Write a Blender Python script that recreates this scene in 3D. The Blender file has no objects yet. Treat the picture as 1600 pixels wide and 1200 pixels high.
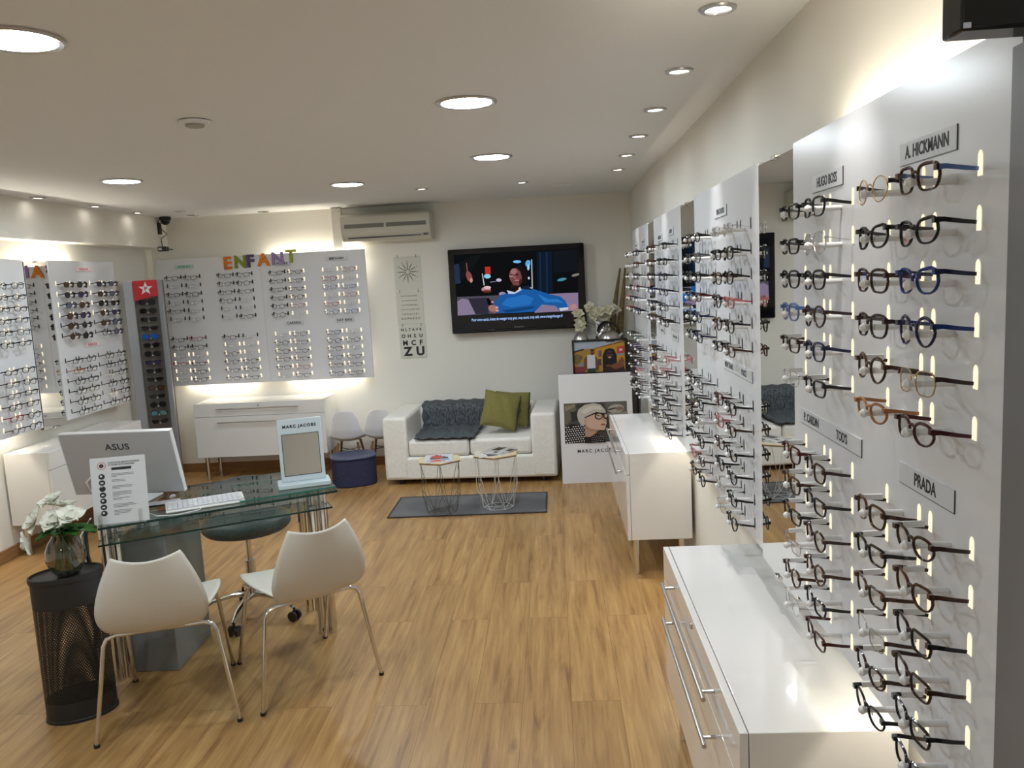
import bpy, math, random
from mathutils import Vector, Matrix
PI = math.pi
S = bpy.context.scene
COL = S.collection
R = math.radians
random.seed(7)

# ------------------------------------------------------------------ camera
def cam_axes(yaw, pitch, roll):
    cy, sy, cp, sp = math.cos(yaw), math.sin(yaw), math.cos(pitch), math.sin(pitch)
    f = Vector((sy*cp, cy*cp, -sp)); r = Vector((cy, -sy, 0)); u = r.cross(f)
    c, s = math.cos(roll), math.sin(roll)
    return c*r + s*u, -s*r + c*u, f
cd = bpy.data.cameras.new('camera'); cam = bpy.data.objects.new('camera', cd); COL.objects.link(cam)
r_, u_, f_ = cam_axes(-.0558, .1311, -.0528)
cam.matrix_world = Matrix(((r_.x, u_.x, -f_.x, 0), (r_.y, u_.y, -f_.y, 0), (r_.z, u_.z, -f_.z, 1.68), (0, 0, 0, 1)))
cd.sensor_fit = 'HORIZONTAL'; cd.sensor_width = 36; cd.lens = 1270/1600*36; cd.clip_start = .02
S.camera = cam
# ------------------------------------------------------------------ world, exposure
w = bpy.data.worlds.new('world'); S.world = w; w.use_nodes = True
w.node_tree.nodes['Background'].inputs[0].default_value = (.9, .92, 1, 1)
w.node_tree.nodes['Background'].inputs[1].default_value = .15
S.view_settings.view_transform = 'Standard'; S.view_settings.look = 'None'
S.view_settings.exposure = 0.0; S.view_settings.gamma = 1; S.view_settings.use_curve_mapping = False
# light levels of the shop's lamps
DOWN_E = 150.0        # round downlights
SPOT_W = 26.0        # halogen spots, right row
SPOT_L = 7.0
TUBE_E = 50.0        # tubes behind the display boards

# ------------------------------------------------------------------ materials
MATS = {}
def pm(name, color, rough=.5, metal=0, spec=.5, emit=None, es=1, coat=0, bump=None):
    if name in MATS: return MATS[name]
    m = bpy.data.materials.new(name); m.use_nodes = True
    nt = m.node_tree; b = nt.nodes['Principled BSDF']
    b.inputs['Base Color'].default_value = (*color, 1); b.inputs['Roughness'].default_value = rough
    b.inputs['Metallic'].default_value = metal; b.inputs['Specular IOR Level'].default_value = spec
    b.inputs['Coat Weight'].default_value = coat
    if emit:
        b.inputs['Emission Color'].default_value = (*emit, 1); b.inputs['Emission Strength'].default_value = es
    if bump:
        n = nt.nodes.new('ShaderNodeTexNoise'); n.inputs['Scale'].default_value = bump[0]; n.inputs['Detail'].default_value = 3
        t = nt.nodes.new('ShaderNodeTexCoord'); nt.links.new(t.outputs['Object'], n.inputs['Vector'])
        bp = nt.nodes.new('ShaderNodeBump'); bp.inputs['Strength'].default_value = bump[1]; bp.inputs['Distance'].default_value = bump[2]
        nt.links.new(n.outputs['Fac'], bp.inputs['Height']); nt.links.new(bp.outputs['Normal'], b.inputs['Normal'])
    MATS[name] = m; return m
def em(name, color, s=1):
    if name in MATS: return MATS[name]
    m = bpy.data.materials.new(name); m.use_nodes = True; nt = m.node_tree; nt.nodes.clear()
    e = nt.nodes.new('ShaderNodeEmission'); e.inputs[0].default_value = (*color, 1); e.inputs[1].default_value = s
    o = nt.nodes.new('ShaderNodeOutputMaterial'); nt.links.new(e.outputs[0], o.inputs[0]); MATS[name] = m; return m
def thin_glass(name, tint=(1, 1, 1), refl=.08, rough=0.0, strength=1.0):
    if name in MATS: return MATS[name]
    m = bpy.data.materials.new(name); m.use_nodes = True; nt = m.node_tree; nt.nodes.clear()
    t = nt.nodes.new('ShaderNodeBsdfTransparent'); t.inputs[0].default_value = (*tint, 1)
    g = nt.nodes.new('ShaderNodeBsdfGlossy'); g.inputs['Roughness'].default_value = rough
    lw0 = nt.nodes.new('ShaderNodeLayerWeight'); lw0.inputs[0].default_value = .5; lw = nt.nodes.new('ShaderNodeMath'); lw.operation = 'POWER'; lw.inputs[1].default_value = 4.0; nt.links.new(lw0.outputs['Facing'], lw.inputs[0])
    mu = nt.nodes.new('ShaderNodeMath'); mu.operation = 'MULTIPLY_ADD'; mu.inputs[1].default_value = strength; mu.inputs[2].default_value = refl
    mx = nt.nodes.new('ShaderNodeMixShader'); o = nt.nodes.new('ShaderNodeOutputMaterial')
    nt.links.new(lw.outputs[0], mu.inputs[0]); nt.links.new(mu.outputs[0], mx.inputs[0])
    nt.links.new(t.outputs[0], mx.inputs[1]); nt.links.new(g.outputs[0], mx.inputs[2]); nt.links.new(mx.outputs[0], o.inputs[0])
    MATS[name] = m; return m
def srgb(h):
    c = [int(h[i:i+2], 16)/255 for i in (0, 2, 4)]
    return tuple(x/12.92 if x <= .04045 else ((x+.055)/1.055)**2.4 for x in c)

WALL = pm('wall_paint', (.82, .80, .74), .85, bump=(60, .08, .003))
CEIL = pm('ceiling_paint', (.81, .83, .845), .8)
WHITE = pm('white_lacquer', (.80, .79, .78), .12, coat=.3)
BOARD = pm('board_laminate', (.72, .73, .76), .25)
SLOT_LIT = em('slot_painted_glow', (1, .84, .58), 1.25)  # emissive patch paints the backlight glow of a slot that is not cut through
SLOT_DIM = pm('slot_dark', (.03, .03, .03), .8)  # dark patch paints the shade inside an unlit slot
CHROME = pm('chrome', (.72, .71, .70), .12, 1)
STEEL = pm('brushed_steel', (.55, .54, .53), .3, 1)
BLACK = pm('black_plastic', (.012, .012, .013), .3)
BLACKM = pm('black_metal', (.015, .015, .015), .45)
GBLACK = pm('gloss_black', (.006, .006, .008), .06)
ACRYL = pm('white_acrylic', (.82, .82, .82), .2)
PAPER = pm('white_paper', (.78, .78, .77), .6)
INK = pm('black_ink', (.015, .015, .018), .6)
GREYINK = pm('grey_ink', (.12, .12, .13), .6)
MIRROR = pm('mirror', (.80, .80, .78), .01, 1)
WOODB = None
LENS = thin_glass('clear_lens', (.95, .96, .96), .07, 0, .6)
PAD = pm('nose_pad', (.62, .60, .58), .2)

def floor_mat():
    m = bpy.data.materials.new('oak_planks'); m.use_nodes = True; nt = m.node_tree; b = nt.nodes['Principled BSDF']
    N = nt.nodes.new; L = nt.links.new
    tc = N('ShaderNodeTexCoord'); mp = N('ShaderNodeMapping'); mp.inputs['Rotation'].default_value[2] = R(90)
    L(tc.outputs['Object'], mp.inputs['Vector'])
    br = N('ShaderNodeTexBrick'); br.offset = .37; br.inputs['Scale'].default_value = 1
    br.inputs['Brick Width'].default_value = 1.28; br.inputs['Row Height'].default_value = .193
    br.inputs['Mortar Size'].default_value = .0009; br.inputs['Mortar Smooth'].default_value = .3
    br.inputs['Color1'].default_value = (0, 0, 0, 1); br.inputs['Color2'].default_value = (1, 1, 1, 1); br.inputs['Mortar'].default_value = (.4, .4, .4, 1)
    L(mp.outputs[0], br.inputs['Vector'])
    # offset the grain from plank to plank
    off = N('ShaderNodeVectorMath'); off.operation = 'MULTIPLY_ADD'; off.inputs[1].default_value = (7, 13, 5)
    L(br.outputs['Color'], off.inputs[0]); L(mp.outputs[0], off.inputs[2])
    st = N('ShaderNodeMapping'); st.inputs['Scale'].default_value = (1.2, 16, 1); L(off.outputs[0], st.inputs['Vector'])
    n1 = N('ShaderNodeTexNoise'); n1.inputs['Scale'].default_value = 1.6; n1.inputs['Detail'].default_value = 8; n1.inputs['Roughness'].default_value = .62; n1.inputs['Distortion'].default_value = .45
    L(st.outputs[0], n1.inputs['Vector'])
    st2 = N('ShaderNodeMapping'); st2.inputs['Scale'].default_value = (2.2, 70, 1); L(off.outputs[0], st2.inputs['Vector'])
    n2 = N('ShaderNodeTexNoise'); n2.inputs['Scale'].default_value = 2; n2.inputs['Distortion'].default_value = .3; n2.inputs['Detail'].default_value = 4; L(st2.outputs[0], n2.inputs['Vector'])
    st3 = N('ShaderNodeMapping'); st3.inputs['Scale'].default_value = (1.5, 5, 1); L(off.outputs[0], st3.inputs['Vector'])
    vo = N('ShaderNodeTexVoronoi'); vo.inputs['Scale'].default_value = 1.1; L(st3.outputs[0], vo.inputs['Vector'])
    kr = N('ShaderNodeValToRGB'); kr.color_ramp.elements[0].position = .03; kr.color_ramp.elements[0].color = (0, 0, 0, 1); kr.color_ramp.elements[1].position = .13; kr.color_ramp.elements[1].color = (1, 1, 1, 1)
    nk = N('ShaderNodeTexNoise'); nk.inputs['Scale'].default_value = 9; nk.inputs['Detail'].default_value = 4; L(mp.outputs[0], nk.inputs['Vector'])
    ka = N('ShaderNodeMath'); ka.operation = 'MULTIPLY_ADD'; ka.inputs[1].default_value = .30; L(nk.outputs['Fac'], ka.inputs[0]); L(vo.outputs['Distance'], ka.inputs[2])
    kb = N('ShaderNodeMath'); kb.operation = 'SUBTRACT'; kb.inputs[1].default_value = .12; L(ka.outputs[0], kb.inputs[0]); L(kb.outputs[0], kr.inputs[0])
    cr = N('ShaderNodeValToRGB'); e = cr.color_ramp.elements
    e[0].position = .28; e[0].color = (*srgb('87613a'), 1); e[1].position = .72; e[1].color = (*srgb('c6a068'), 1)
    k = cr.color_ramp.elements.new(.45); k.color = (*srgb('ad8552'), 1)
    L(n1.outputs['Fac'], cr.inputs[0])
    mx = N('ShaderNodeMix'); mx.data_type = 'RGBA'; mx.blend_type = 'MULTIPLY'; mx.inputs[0].default_value = .5
    r2 = N('ShaderNodeValToRGB'); r2.color_ramp.elements[0].position = .3; r2.color_ramp.elements[0].color = (.62, .58, .52, 1); r2.color_ramp.elements[1].position = .7
    L(n2.outputs['Fac'], r2.inputs[0]); L(cr.outputs[0], mx.inputs[6]); L(r2.outputs[0], mx.inputs[7])
    m2 = N('ShaderNodeMix'); m2.data_type = 'RGBA'; m2.blend_type = 'MULTIPLY'; m2.inputs[0].default_value = .38
    L(mx.outputs[2], m2.inputs[6]); L(kr.outputs[0], m2.inputs[7])
    m3 = N('ShaderNodeMix'); m3.data_type = 'RGBA'; m3.blend_type = 'MULTIPLY'; m3.inputs[0].default_value = 1
    r3 = N('ShaderNodeValToRGB'); r3.color_ramp.elements[0].color = (.86, .85, .83, 1); r3.color_ramp.elements[1].color = (1.0, 1.0, 1.0, 1)
    L(br.outputs['Color'], r3.inputs[0]); L(m2.outputs[2], m3.inputs[6]); L(r3.outputs[0], m3.inputs[7])
    m4 = N('ShaderNodeMix'); m4.data_type = 'RGBA'; m4.blend_type = 'MIX'; m4.inputs[7].default_value = (*srgb('6f4c28'), 1)
    L(br.outputs['Fac'], m4.inputs[0]); L(m3.outputs[2], m4.inputs[6])
    L(m4.outputs[2], b.inputs['Base Color']); b.inputs['Roughness'].default_value = .36; b.inputs['Specular IOR Level'].default_value = .45
    bp = N('ShaderNodeBump'); bp.inputs['Strength'].default_value = .12; bp.inputs['Distance'].default_value = .001
    L(n2.outputs['Fac'], bp.inputs['Height']); L(bp.outputs[0], b.inputs['Normal'])
    return m
def wood_mat(name, a, b_, scale=(3, 40, 40), rough=.45):
    m = bpy.data.materials.new(name); m.use_nodes = True; nt = m.node_tree; b = nt.nodes['Principled BSDF']
    tc = nt.nodes.new('ShaderNodeTexCoord'); mp = nt.nodes.new('ShaderNodeMapping'); mp.inputs['Scale'].default_value = scale
    n = nt.nodes.new('ShaderNodeTexNoise'); n.inputs['Scale'].default_value = 1.5; n.inputs['Detail'].default_value = 5
    cr = nt.nodes.new('ShaderNodeValToRGB'); cr.color_ramp.elements[0].position = .3; cr.color_ramp.elements[1].position = .7
    cr.color_ramp.elements[0].color = (*a, 1); cr.color_ramp.elements[1].color = (*b_, 1)
    L = nt.links.new
    L(tc.outputs['Object'], mp.inputs[0]); L(mp.outputs[0], n.inputs['Vector']); L(n.outputs['Fac'], cr.inputs[0]); L(cr.outputs[0], b.inputs['Base Color'])
    b.inputs['Roughness'].default_value = rough
    return m
def fabric_mat(name, a, b_, scale=250, rough=.95, bump=.4, stretch=(1, 1, 1), dist=.002):
    m = bpy.data.materials.new(name); m.use_nodes = True; nt = m.node_tree; b = nt.nodes['Principled BSDF']
    tc = nt.nodes.new('ShaderNodeTexCoord'); mp = nt.nodes.new('ShaderNodeMapping'); mp.inputs['Scale'].default_value = stretch
    n = nt.nodes.new('ShaderNodeTexNoise'); n.inputs['Scale'].default_value = scale; n.inputs['Detail'].default_value = 3
    cr = nt.nodes.new('ShaderNodeValToRGB'); cr.color_ramp.elements[0].position = .35; cr.color_ramp.elements[1].position = .65
    cr.color_ramp.elements[0].color = (*a, 1); cr.color_ramp.elements[1].color = (*b_, 1)
    bp = nt.nodes.new('ShaderNodeBump'); bp.inputs['Strength'].default_value = bump; bp.inputs['Distance'].default_value = dist
    L = nt.links.new
    L(tc.outputs['Object'], mp.inputs[0]); L(mp.outputs[0], n.inputs['Vector']); L(n.outputs['Fac'], cr.inputs[0]); L(cr.outputs[0], b.inputs['Base Color'])
    L(n.outputs['Fac'], bp.inputs['Height']); L(bp.outputs[0], b.inputs['Normal']); b.inputs['Roughness'].default_value = rough; b.inputs['Specular IOR Level'].default_value = .2
    return m
def tortoise(name, a, b_):
    if name in MATS: return MATS[name]
    m = wood_mat(name, a, b_, (120, 120, 120), .15); MATS[name] = m; return m

# ------------------------------------------------------------------ mesh building
class MB:
    def __init__(s): s.v = []; s.f = []; s.m = []; s.uv = None
    def add(s, vs, fs, mi=0):
        o = len(s.v); s.v += [tuple(v) for v in vs]
        for f in fs: s.f.append(tuple(i+o for i in f)); s.m.append(mi)
        return s
    def box(s, x0, x1, y0, y1, z0, z1, mi=0):
        vs = [(x, y, z) for z in (z0, z1) for y in (y0, y1) for x in (x0, x1)]
        return s.add(vs, [(0, 2, 3, 1), (4, 5, 7, 6), (0, 1, 5, 4), (2, 6, 7, 3), (0, 4, 6, 2), (1, 3, 7, 5)], mi)
    def prism(s, pts, z0, z1, mi=0, axis='z'):
        n = len(pts)
        if axis == 'z': vs = [(x, y, z0) for x, y in pts] + [(x, y, z1) for x, y in pts]
        elif axis == 'y': vs = [(x, z0, y) for x, y in pts] + [(x, z1, y) for x, y in pts]
        else: vs = [(z0, x, y) for x, y in pts] + [(z1, x, y) for x, y in pts]
        return s.add(vs, [tuple(range(n))[::-1], tuple(range(n, 2*n))] + [(i, (i+1) % n, (i+1) % n+n, i+n) for i in range(n)], mi)
    def tube(s, path, r, n=8, closed=False, mi=0, cap=True, flat=None):
        P = [Vector(p) for p in path]; k = len(P); rs = r if isinstance(r, (list, tuple)) else [r]*k
        T = []
        for i in range(k):
            a = P[(i-1) % k] if (closed or i > 0) else P[i]; b = P[(i+1) % k] if (closed or i < k-1) else P[i]
            t = (b-a); T.append(t.normalized() if t.length > 1e-9 else Vector((0, 0, 1)))
        ref = Vector((0, 0, 1)) if abs(T[0].z) < .9 else Vector((1, 0, 0))
        if flat: ref = Vector(flat)
        vs = []; N = (ref - T[0]*ref.dot(T[0])).normalized()
        for i in range(k):
            if flat: N = Vector(flat); N = (N - T[i]*N.dot(T[i])).normalized()
            else:
                N = N - T[i]*N.dot(T[i]); N = N.normalized() if N.length > 1e-6 else T[i].orthogonal().normalized()
            B = T[i].cross(N)
            for j in range(n):
                a = 2*PI*(j+.5)/n
                ra = rs[i] if not isinstance(rs[i], tuple) else None
                if ra is None: vs.append(P[i] + N*math.cos(a)*rs[i][0] + B*math.sin(a)*rs[i][1])
                else: vs.append(P[i] + (N*math.cos(a) + B*math.sin(a))*ra)
        fs = []
        for i in range(k if closed else k-1):
            for j in range(n):
                a = i*n+j; b = i*n+(j+1) % n; c = ((i+1) % k)*n+(j+1) % n; d = ((i+1) % k)*n+j
                fs.append((a, b, c, d))
        if not closed and cap: fs += [tuple(range(n))[::-1], tuple(range((k-1)*n, k*n))]
        return s.add(vs, fs, mi)
    def cyl(s, p0, p1, r, n=16, mi=0, r1=None): return s.tube([p0, p1], [r, r if r1 is None else r1], n, mi=mi)
    def lathe(s, prof, c=(0, 0, 0), n=24, mi=0, sx=1, sy=1, close=True):
        vs = []; k = len(prof)
        for r, z in prof:
            for j in range(n):
                a = 2*PI*j/n; vs.append((c[0]+r*sx*math.cos(a), c[1]+r*sy*math.sin(a), c[2]+z))
        fs = [(i*n+j, i*n+(j+1) % n, (i+1)*n+(j+1) % n, (i+1)*n+j) for i in range(k-1) for j in range(n)]
        if close: fs += [tuple(range(n))[::-1], tuple(range((k-1)*n, k*n))]
        return s.add(vs, fs, mi)
    def grid(s, fn, nu, nv, mi=0, cu=False):
        o = [fn(i/(nu-1 if not cu else nu), j/(nv-1)) for j in range(nv) for i in range(nu)]
        fs = [(j*nu+i, j*nu+(i+1) % nu, (j+1)*nu+(i+1) % nu, (j+1)*nu+i) for j in range(nv-1) for i in range(nu if cu else nu-1)]
        return s.add(o, fs, mi)
    def sphere(s, c, r, n=12, mi=0, sz=1):
        k = n//2; return s.lathe([(max(r*math.sin(PI*i/k), 1e-5), -r*sz*math.cos(PI*i/k)) for i in range(k+1)], c, n, mi)
    def mesh(s, name, mats, smooth=False, angle=35):
        me = bpy.data.meshes.new(name); me.from_pydata(s.v, [], s.f)
        for m in (mats if isinstance(mats, (list, tuple)) else [mats]): me.materials.append(m)
        me.polygons.foreach_set('material_index', s.m)
        me.validate(); me.update()
        if smooth:
            me.polygons.foreach_set('use_smooth', [True]*len(me.polygons)); me.set_sharp_from_angle(angle=R(angle))
        return me
    def build(s, name, mats, parent=None, smooth=False, bevel=0, seg=2, loc=None, rz=0, solid=0, sub=0, angle=35):
        o = bpy.data.objects.new(name, s.mesh(name, mats, smooth or bevel > 0, angle)); COL.objects.link(o)
        if parent: o.parent = parent
        if loc: o.location = loc
        o.rotation_euler.z = rz
        if solid:
            m = o.modifiers.new('s', 'SOLIDIFY'); m.thickness = solid; m.offset = 0
        if sub:
            m = o.modifiers.new('u', 'SUBSURF'); m.levels = sub; m.render_levels = sub
        if bevel:
            m = o.modifiers.new('b', 'BEVEL'); m.width = bevel; m.segments = seg; m.limit_method = 'ANGLE'; m.angle_limit = R(40)
        return o
def tag(o, label, cat, group=None, kind=None):
    if label: o['label'] = label
    if cat: o['category'] = cat
    if group: o['group'] = group
    if kind: o['kind'] = kind
    return o
def thing(name, label, cat, loc=(0, 0, 0), rz=0, group=None):
    o = bpy.data.objects.new(name, None); COL.objects.link(o); o.location = loc; o.rotation_euler = (0, 0, rz); o.empty_display_size = .05
    return tag(o, label, cat, group)
def struct(o): o['kind'] = 'structure'; return o
def mesh_object(name, me, parent=None, loc=None, rz=0):
    o = bpy.data.objects.new(name, me); COL.objects.link(o)
    if parent: o.parent = parent
    if loc: o.location = loc
    o.rotation_euler = (0, 0, rz); return o
_tc = {}
def text_mesh(body, size, depth=.0006, bold=0, align='CENTER', sx=1, space=1):
    key = (body, size, depth, bold, align, sx, space)
    if key in _tc: return _tc[key]
    cu = bpy.data.curves.new('lettering', 'FONT'); cu.body = body; cu.size = size; cu.extrude = depth; cu.offset = bold
    cu.align_x = align; cu.align_y = 'CENTER'; cu.resolution_u = 3; cu.space_character = space
    o = bpy.data.objects.new('lettering', cu); COL.objects.link(o)
    dg = bpy.context.evaluated_depsgraph_get(); dg.update()
    me = bpy.data.meshes.new_from_object(o.evaluated_get(dg)); bpy.data.objects.remove(o); bpy.data.curves.remove(cu)
    for v in me.vertices: v.co = Vector((v.co.x*sx, -v.co.z, v.co.y))      # stand it up, facing -y
    me.name = 'lettering'; _tc[key] = me
    return me
def text(body, size, mat, parent, loc, rz=0, bold=0, depth=.0006, align='CENTER', sx=1, name='lettering', space=1):
    me = text_mesh(body, size, depth, bold, align, sx, space).copy(); me.materials.clear(); me.materials.append(mat)
    return mesh_object(name, me, parent, loc, rz)

# ------------------------------------------------------------------ room shell
XR, XL, YB, YN, ZC = .72, -3.66, 7.39, -1.6, 2.37
OAK = floor_mat()
struct(MB().box(XL-.1, XR+.1, YN-.1, YB+.1, -.1, 0).build('floor', OAK))
struct(MB().box(XL-.1, XR+.1, YN-.1, YB+.1, ZC, ZC+.1).build('ceiling', CEIL))
struct(MB().box(XR, XR+.1, YN-.1, YB+.1, 0, ZC).build('wall_right', WALL))
struct(MB().box(XL-.1, XL, YN-.1, YB+.1, 0, ZC).build('wall_left', WALL))
struct(MB().box(XL, XR, YB, YB+.1, 0, ZC).build('wall_back', WALL))
struct(MB().box(XL, XR, YN-.1, YN, 0, ZC).build('wall_front', WALL))
struct(MB().box(XL, -3.50, YN, YB, 2.10, ZC).build('trim_1', WALL))        # soffit above the left boards
BASEW = wood_mat('skirting_wood', srgb('86603a'), srgb('a07a50'), (4, 4, 60))
struct(MB().box(XL, XR, YB-.015, YB, 0, .085).build('baseboard_back', BASEW, bevel=.004))
struct(MB().box(XL, XL+.015, YN, YB-.015, 0, .085).build('baseboard_left', BASEW, bevel=.004))
GREYP = pm('grey_paint', (.17, .17, .18), .4)
struct(MB().box(.585, XR, .70, 1.088, 0, 1.93).build('trim_2', GREYP))      # grey post at the near end of the right wall

# ------------------------------------------------------------------ lamps
LAMP = em('lamp_face', (.84, .94, 1), DOWN_E)
SPOTF = em('spot_face', (1, .92, .82), 14)
def downlight(x, y, lab):
    t = thing('ceiling_downlight', lab, 'ceiling light', (x, y, ZC), group='large round downlights')
    MB().lathe([(.100, -.001), (.100, -.006), (.112, -.010), (.120, -.006), (.120, -.001)], n=40).build('trim_ring', STEEL, t, True)
    MB().lathe([(.0, -.004), (.099, -.004)], n=40, close=False).build('diffuser', LAMP, t)
for x, y, l in [(-1.384, 2.181, 'large round ceiling downlight cut by the upper left edge of the view'),
                (-.305, 3.303, 'large round ceiling downlight, nearest whole one, left of the spotlight row'),
                (-.316, 4.791, 'large round ceiling downlight directly behind the nearest whole one'),
                (-2.543, 4.86, 'large round ceiling downlight above the left side, over the computer desk'),
                (-1.375, 5.661, 'large round ceiling downlight farthest back, towards the air conditioner'),
                (-2.5, 1.2, 'unseen large round ceiling downlight added behind the view for room light'),  # this lamp and the next are added out of view to light the room
                (-1.4, -.3, 'unseen large round ceiling downlight added far behind the view for room light')]:
    downlight(x, y, l)
ordn = ['nearest', 'second', 'third', 'fourth', 'fifth', 'farthest']
def spot(x, y, lab, W, tx, group, lit=True):
    t = thing('ceiling_spotlight', lab, 'spotlight', (x, y, ZC), group=group)
    MB().lathe([(.034, -.002), (.036, -.008), (.048, -.007), (.050, -.001)], n=28).build('trim_ring', STEEL, t, True)
    MB().lathe([(.0, -.003), (.034, -.003)], n=24, close=False).build('lamp', SPOTF if lit else GREYINK, t)
    if lit and W > 0:
        ld = bpy.data.lights.new('spot_beam', 'SPOT'); ld.energy = W; ld.spot_size = R(42); ld.spot_blend = 1.0; ld.color = (1, .96, .92); ld.shadow_soft_size = .012
        lo = bpy.data.objects.new('spot_beam', ld); COL.objects.link(lo); lo.parent = t; lo.location = (0, 0, -.012)
        d = Vector((tx, 0, -1)); lo.rotation_euler = d.to_track_quat('-Z', 'Y').to_euler()
for i in range(8):
    y = 2.336 + .68*(i-2)
    lab = 'small ceiling spotlight along the right wall, out of view' if i < 2 else '%s small ceiling spotlight in the row along the right wall' % ordn[i-2]
    spot(.48, y, lab, SPOT_W, .06, 'small spotlights along the right wall')
for i, y in enumerate((5.394, 6.084, 6.716)):
    spot(-3.41, y, ['nearest', 'middle', 'farthest'][i] + ' of three small ceiling spotlights over the left wall', SPOT_L, -.05, 'small spotlights over the left wall')
spot(-3.41, 4.7, 'small ceiling spotlight over the left wall, out of view', SPOT_L, -.05, 'small spotlights over the left wall')
spot(-.194, 6.165, 'small lit ceiling spotlight above the wall television', SPOT_L, 0, 'small spotlights near the back wall')
spot(-.946, 6.197, 'small lit ceiling spotlight right of the air conditioner', SPOT_L, 0, 'small spotlights near the back wall')
spot(-1.889, 7.28, 'unlit small ceiling spotlight beside the air conditioner', 0, 0, 'unlit small spotlights by the back wall', False)
spot(-2.534, 7.25, 'unlit small ceiling spotlight above the letters on the back board', 0, 0, 'unlit small spotlights by the back wall', False)
spot(-3.158, 7.20, 'unlit small ceiling spotlight above the left part of the back board', 0, 0, 'unlit small spotlights by the back wall', False)
spot(-3.083, 6.79, 'unlit small ceiling spotlight nearest the security camera', 0, 0, 'unlit small spotlights by the back wall', False)
t = thing('smoke_detector', 'white round smoke detector on the ceiling left of centre', 'smoke detector', (-1.409, 3.32, ZC))
MB().lathe([(.05, -.001), (.062, -.004), (.058, -.014), (.045, -.016)], n=28).build('housing', CEIL, t, True)
MB().lathe([(.001, -.026), (.034, -.026), (.038, -.022), (.038, -.014)], n=28).build('sensor', pm('beige_plastic', (.4, .38, .34), .5), t, True)
t = thing('ceiling_vent', 'flat round white disc on the ceiling above the television', 'ceiling vent', (.103, 6.5, ZC))
MB().lathe([(.001, -.012), (.05, -.012), (.075, -.005), (.08, -.001)], n=28).build('disc', CEIL, t, True)

TUBE = em('tube_glow', (1, .90, .72), TUBE_E)
def tube_light(p0, p1, lab):
    p0 = Vector(p0); p1 = Vector(p1); c = (p0+p1)/2; d = (p1-p0)/2
    t = thing('fluorescent_tube', lab, 'tube light', c, group='fluorescent tubes behind the display boards')
    MB().cyl(-d, d, .009, 10).build('glass_tube', TUBE, t, True)
    e = d.normalized()*.02
    for s in (-1, 1): MB().cyl(s*d, s*(d+e), .012, 10).build('end_cap', ACRYL, t, True)
# (placed between each board and its wall)
tube_light((.665, 1.12, 1.925), (.665, 2.05, 1.925), 'fluorescent tube behind the top of the nearest right board')
tube_light((.675, 1.30, .90), (.675, 1.70, .90), 'fluorescent tube behind the bottom of the nearest right board')
tube_light((.675, 4.0, .90), (.675, 4.7, .90), 'fluorescent tube behind the bottom of the third right board')
tube_light((-2.55, 7.35, 1.95), (-1.72, 7.35, 1.95), 'fluorescent tube behind the top of the right back board')
tube_light((-2.45, 7.35, .88), (-1.80, 7.35, .88), 'fluorescent tube behind the bottom of the right back board')
tube_light((-3.42, 7.35, .88), (-2.80, 7.35, .88), 'fluorescent tube behind the bottom of the left back board')
tube_light((-3.62, 5.40, 1.93), (-3.62, 6.05, 1.93), 'fluorescent tube behind the top of the farther left board')
tube_light((-3.62, 4.55, 1.93), (-3.62, 5.2, 1.93), 'fluorescent tube behind the top of the nearer left board')
tube_light((-3.62, 4.55, .91), (-3.62, 5.2, .91), 'fluorescent tube behind the bottom of the nearer left board')

# ------------------------------------------------------------------ eyeglasses
COLORS = {
 'black': ('black', lambda: pm('acetate_black', (.008, .008, .009), .12)),
 'tort': ('dark tortoiseshell', lambda: tortoise('acetate_tortoise', (.012, .006, .004), (.10, .035, .012))),
 'brown': ('dark brown', lambda: pm('acetate_brown', (.035, .014, .010), .13)),
 'burg': ('burgundy', lambda: pm('acetate_burgundy', (.06, .008, .010), .13)),
 'blue': ('blue', lambda: pm('acetate_blue', (.012, .035, .20), .13)),
 'navy': ('navy blue', lambda: pm('acetate_navy', (.010, .014, .06), .13)),
 'lblue': ('light blue', lambda: pm('acetate_light_blue', (.10, .18, .42), .15)),
 'grey': ('grey', lambda: pm('acetate_grey', (.10, .10, .11), .15)),
 'silver': ('thin silver', lambda: pm('metal_silver', (.6, .6, .6), .2, 1)),
 'gold': ('thin gold', lambda: pm('metal_gold', (.62, .42, .24), .2, 1)),
 'rose': ('pink', lambda: pm('acetate_rose', (.45, .16, .17), .2)),
 'red': ('red', lambda: pm('acetate_red', (.35, .02, .03), .2)),
 'amber': ('amber', lambda: pm('acetate_amber', (.38, .16, .05), .2)),
 'clear': ('transparent', lambda: pm('acetate_clear', (.55, .53, .50), .1)),
}
SHAPES = {'rect': ('rectangular', .0262, .0150, 4.2, 0), 'round': ('round', .0240, .0205, 2.0, 0), 'square': ('square', .0260, .0180, 3.4, 0),
          'cat': ('cat-eye', .0267, .0170, 2.5, .0055), 'pilot': ('aviator', .0275, .0215, 2.5, -.002), 'oval': ('oval', .0262, .0155, 2.3, 0)}
def lens_pts(shape, side, n=18, grow=0):
    _, a, b, p, lift = SHAPES[shape]; pts = []
    for i in range(n):
        th = 2*PI*i/n; c, s = math.cos(th), math.sin(th)
        x = (a+grow)*math.copysign(abs(c)**(2/p), c); z = (b+grow)*math.copysign(abs(s)**(2/p), s)
        if z < 0: x *= 1 - .16*(-z/b)                       # narrower at the bottom
        if z > 0: z += lift*max(0, c)*(z/b)
        if shape == 'pilot' and z < 0: x += .004
        pts.append((side*(.0348+x), z))
    return pts
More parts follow.
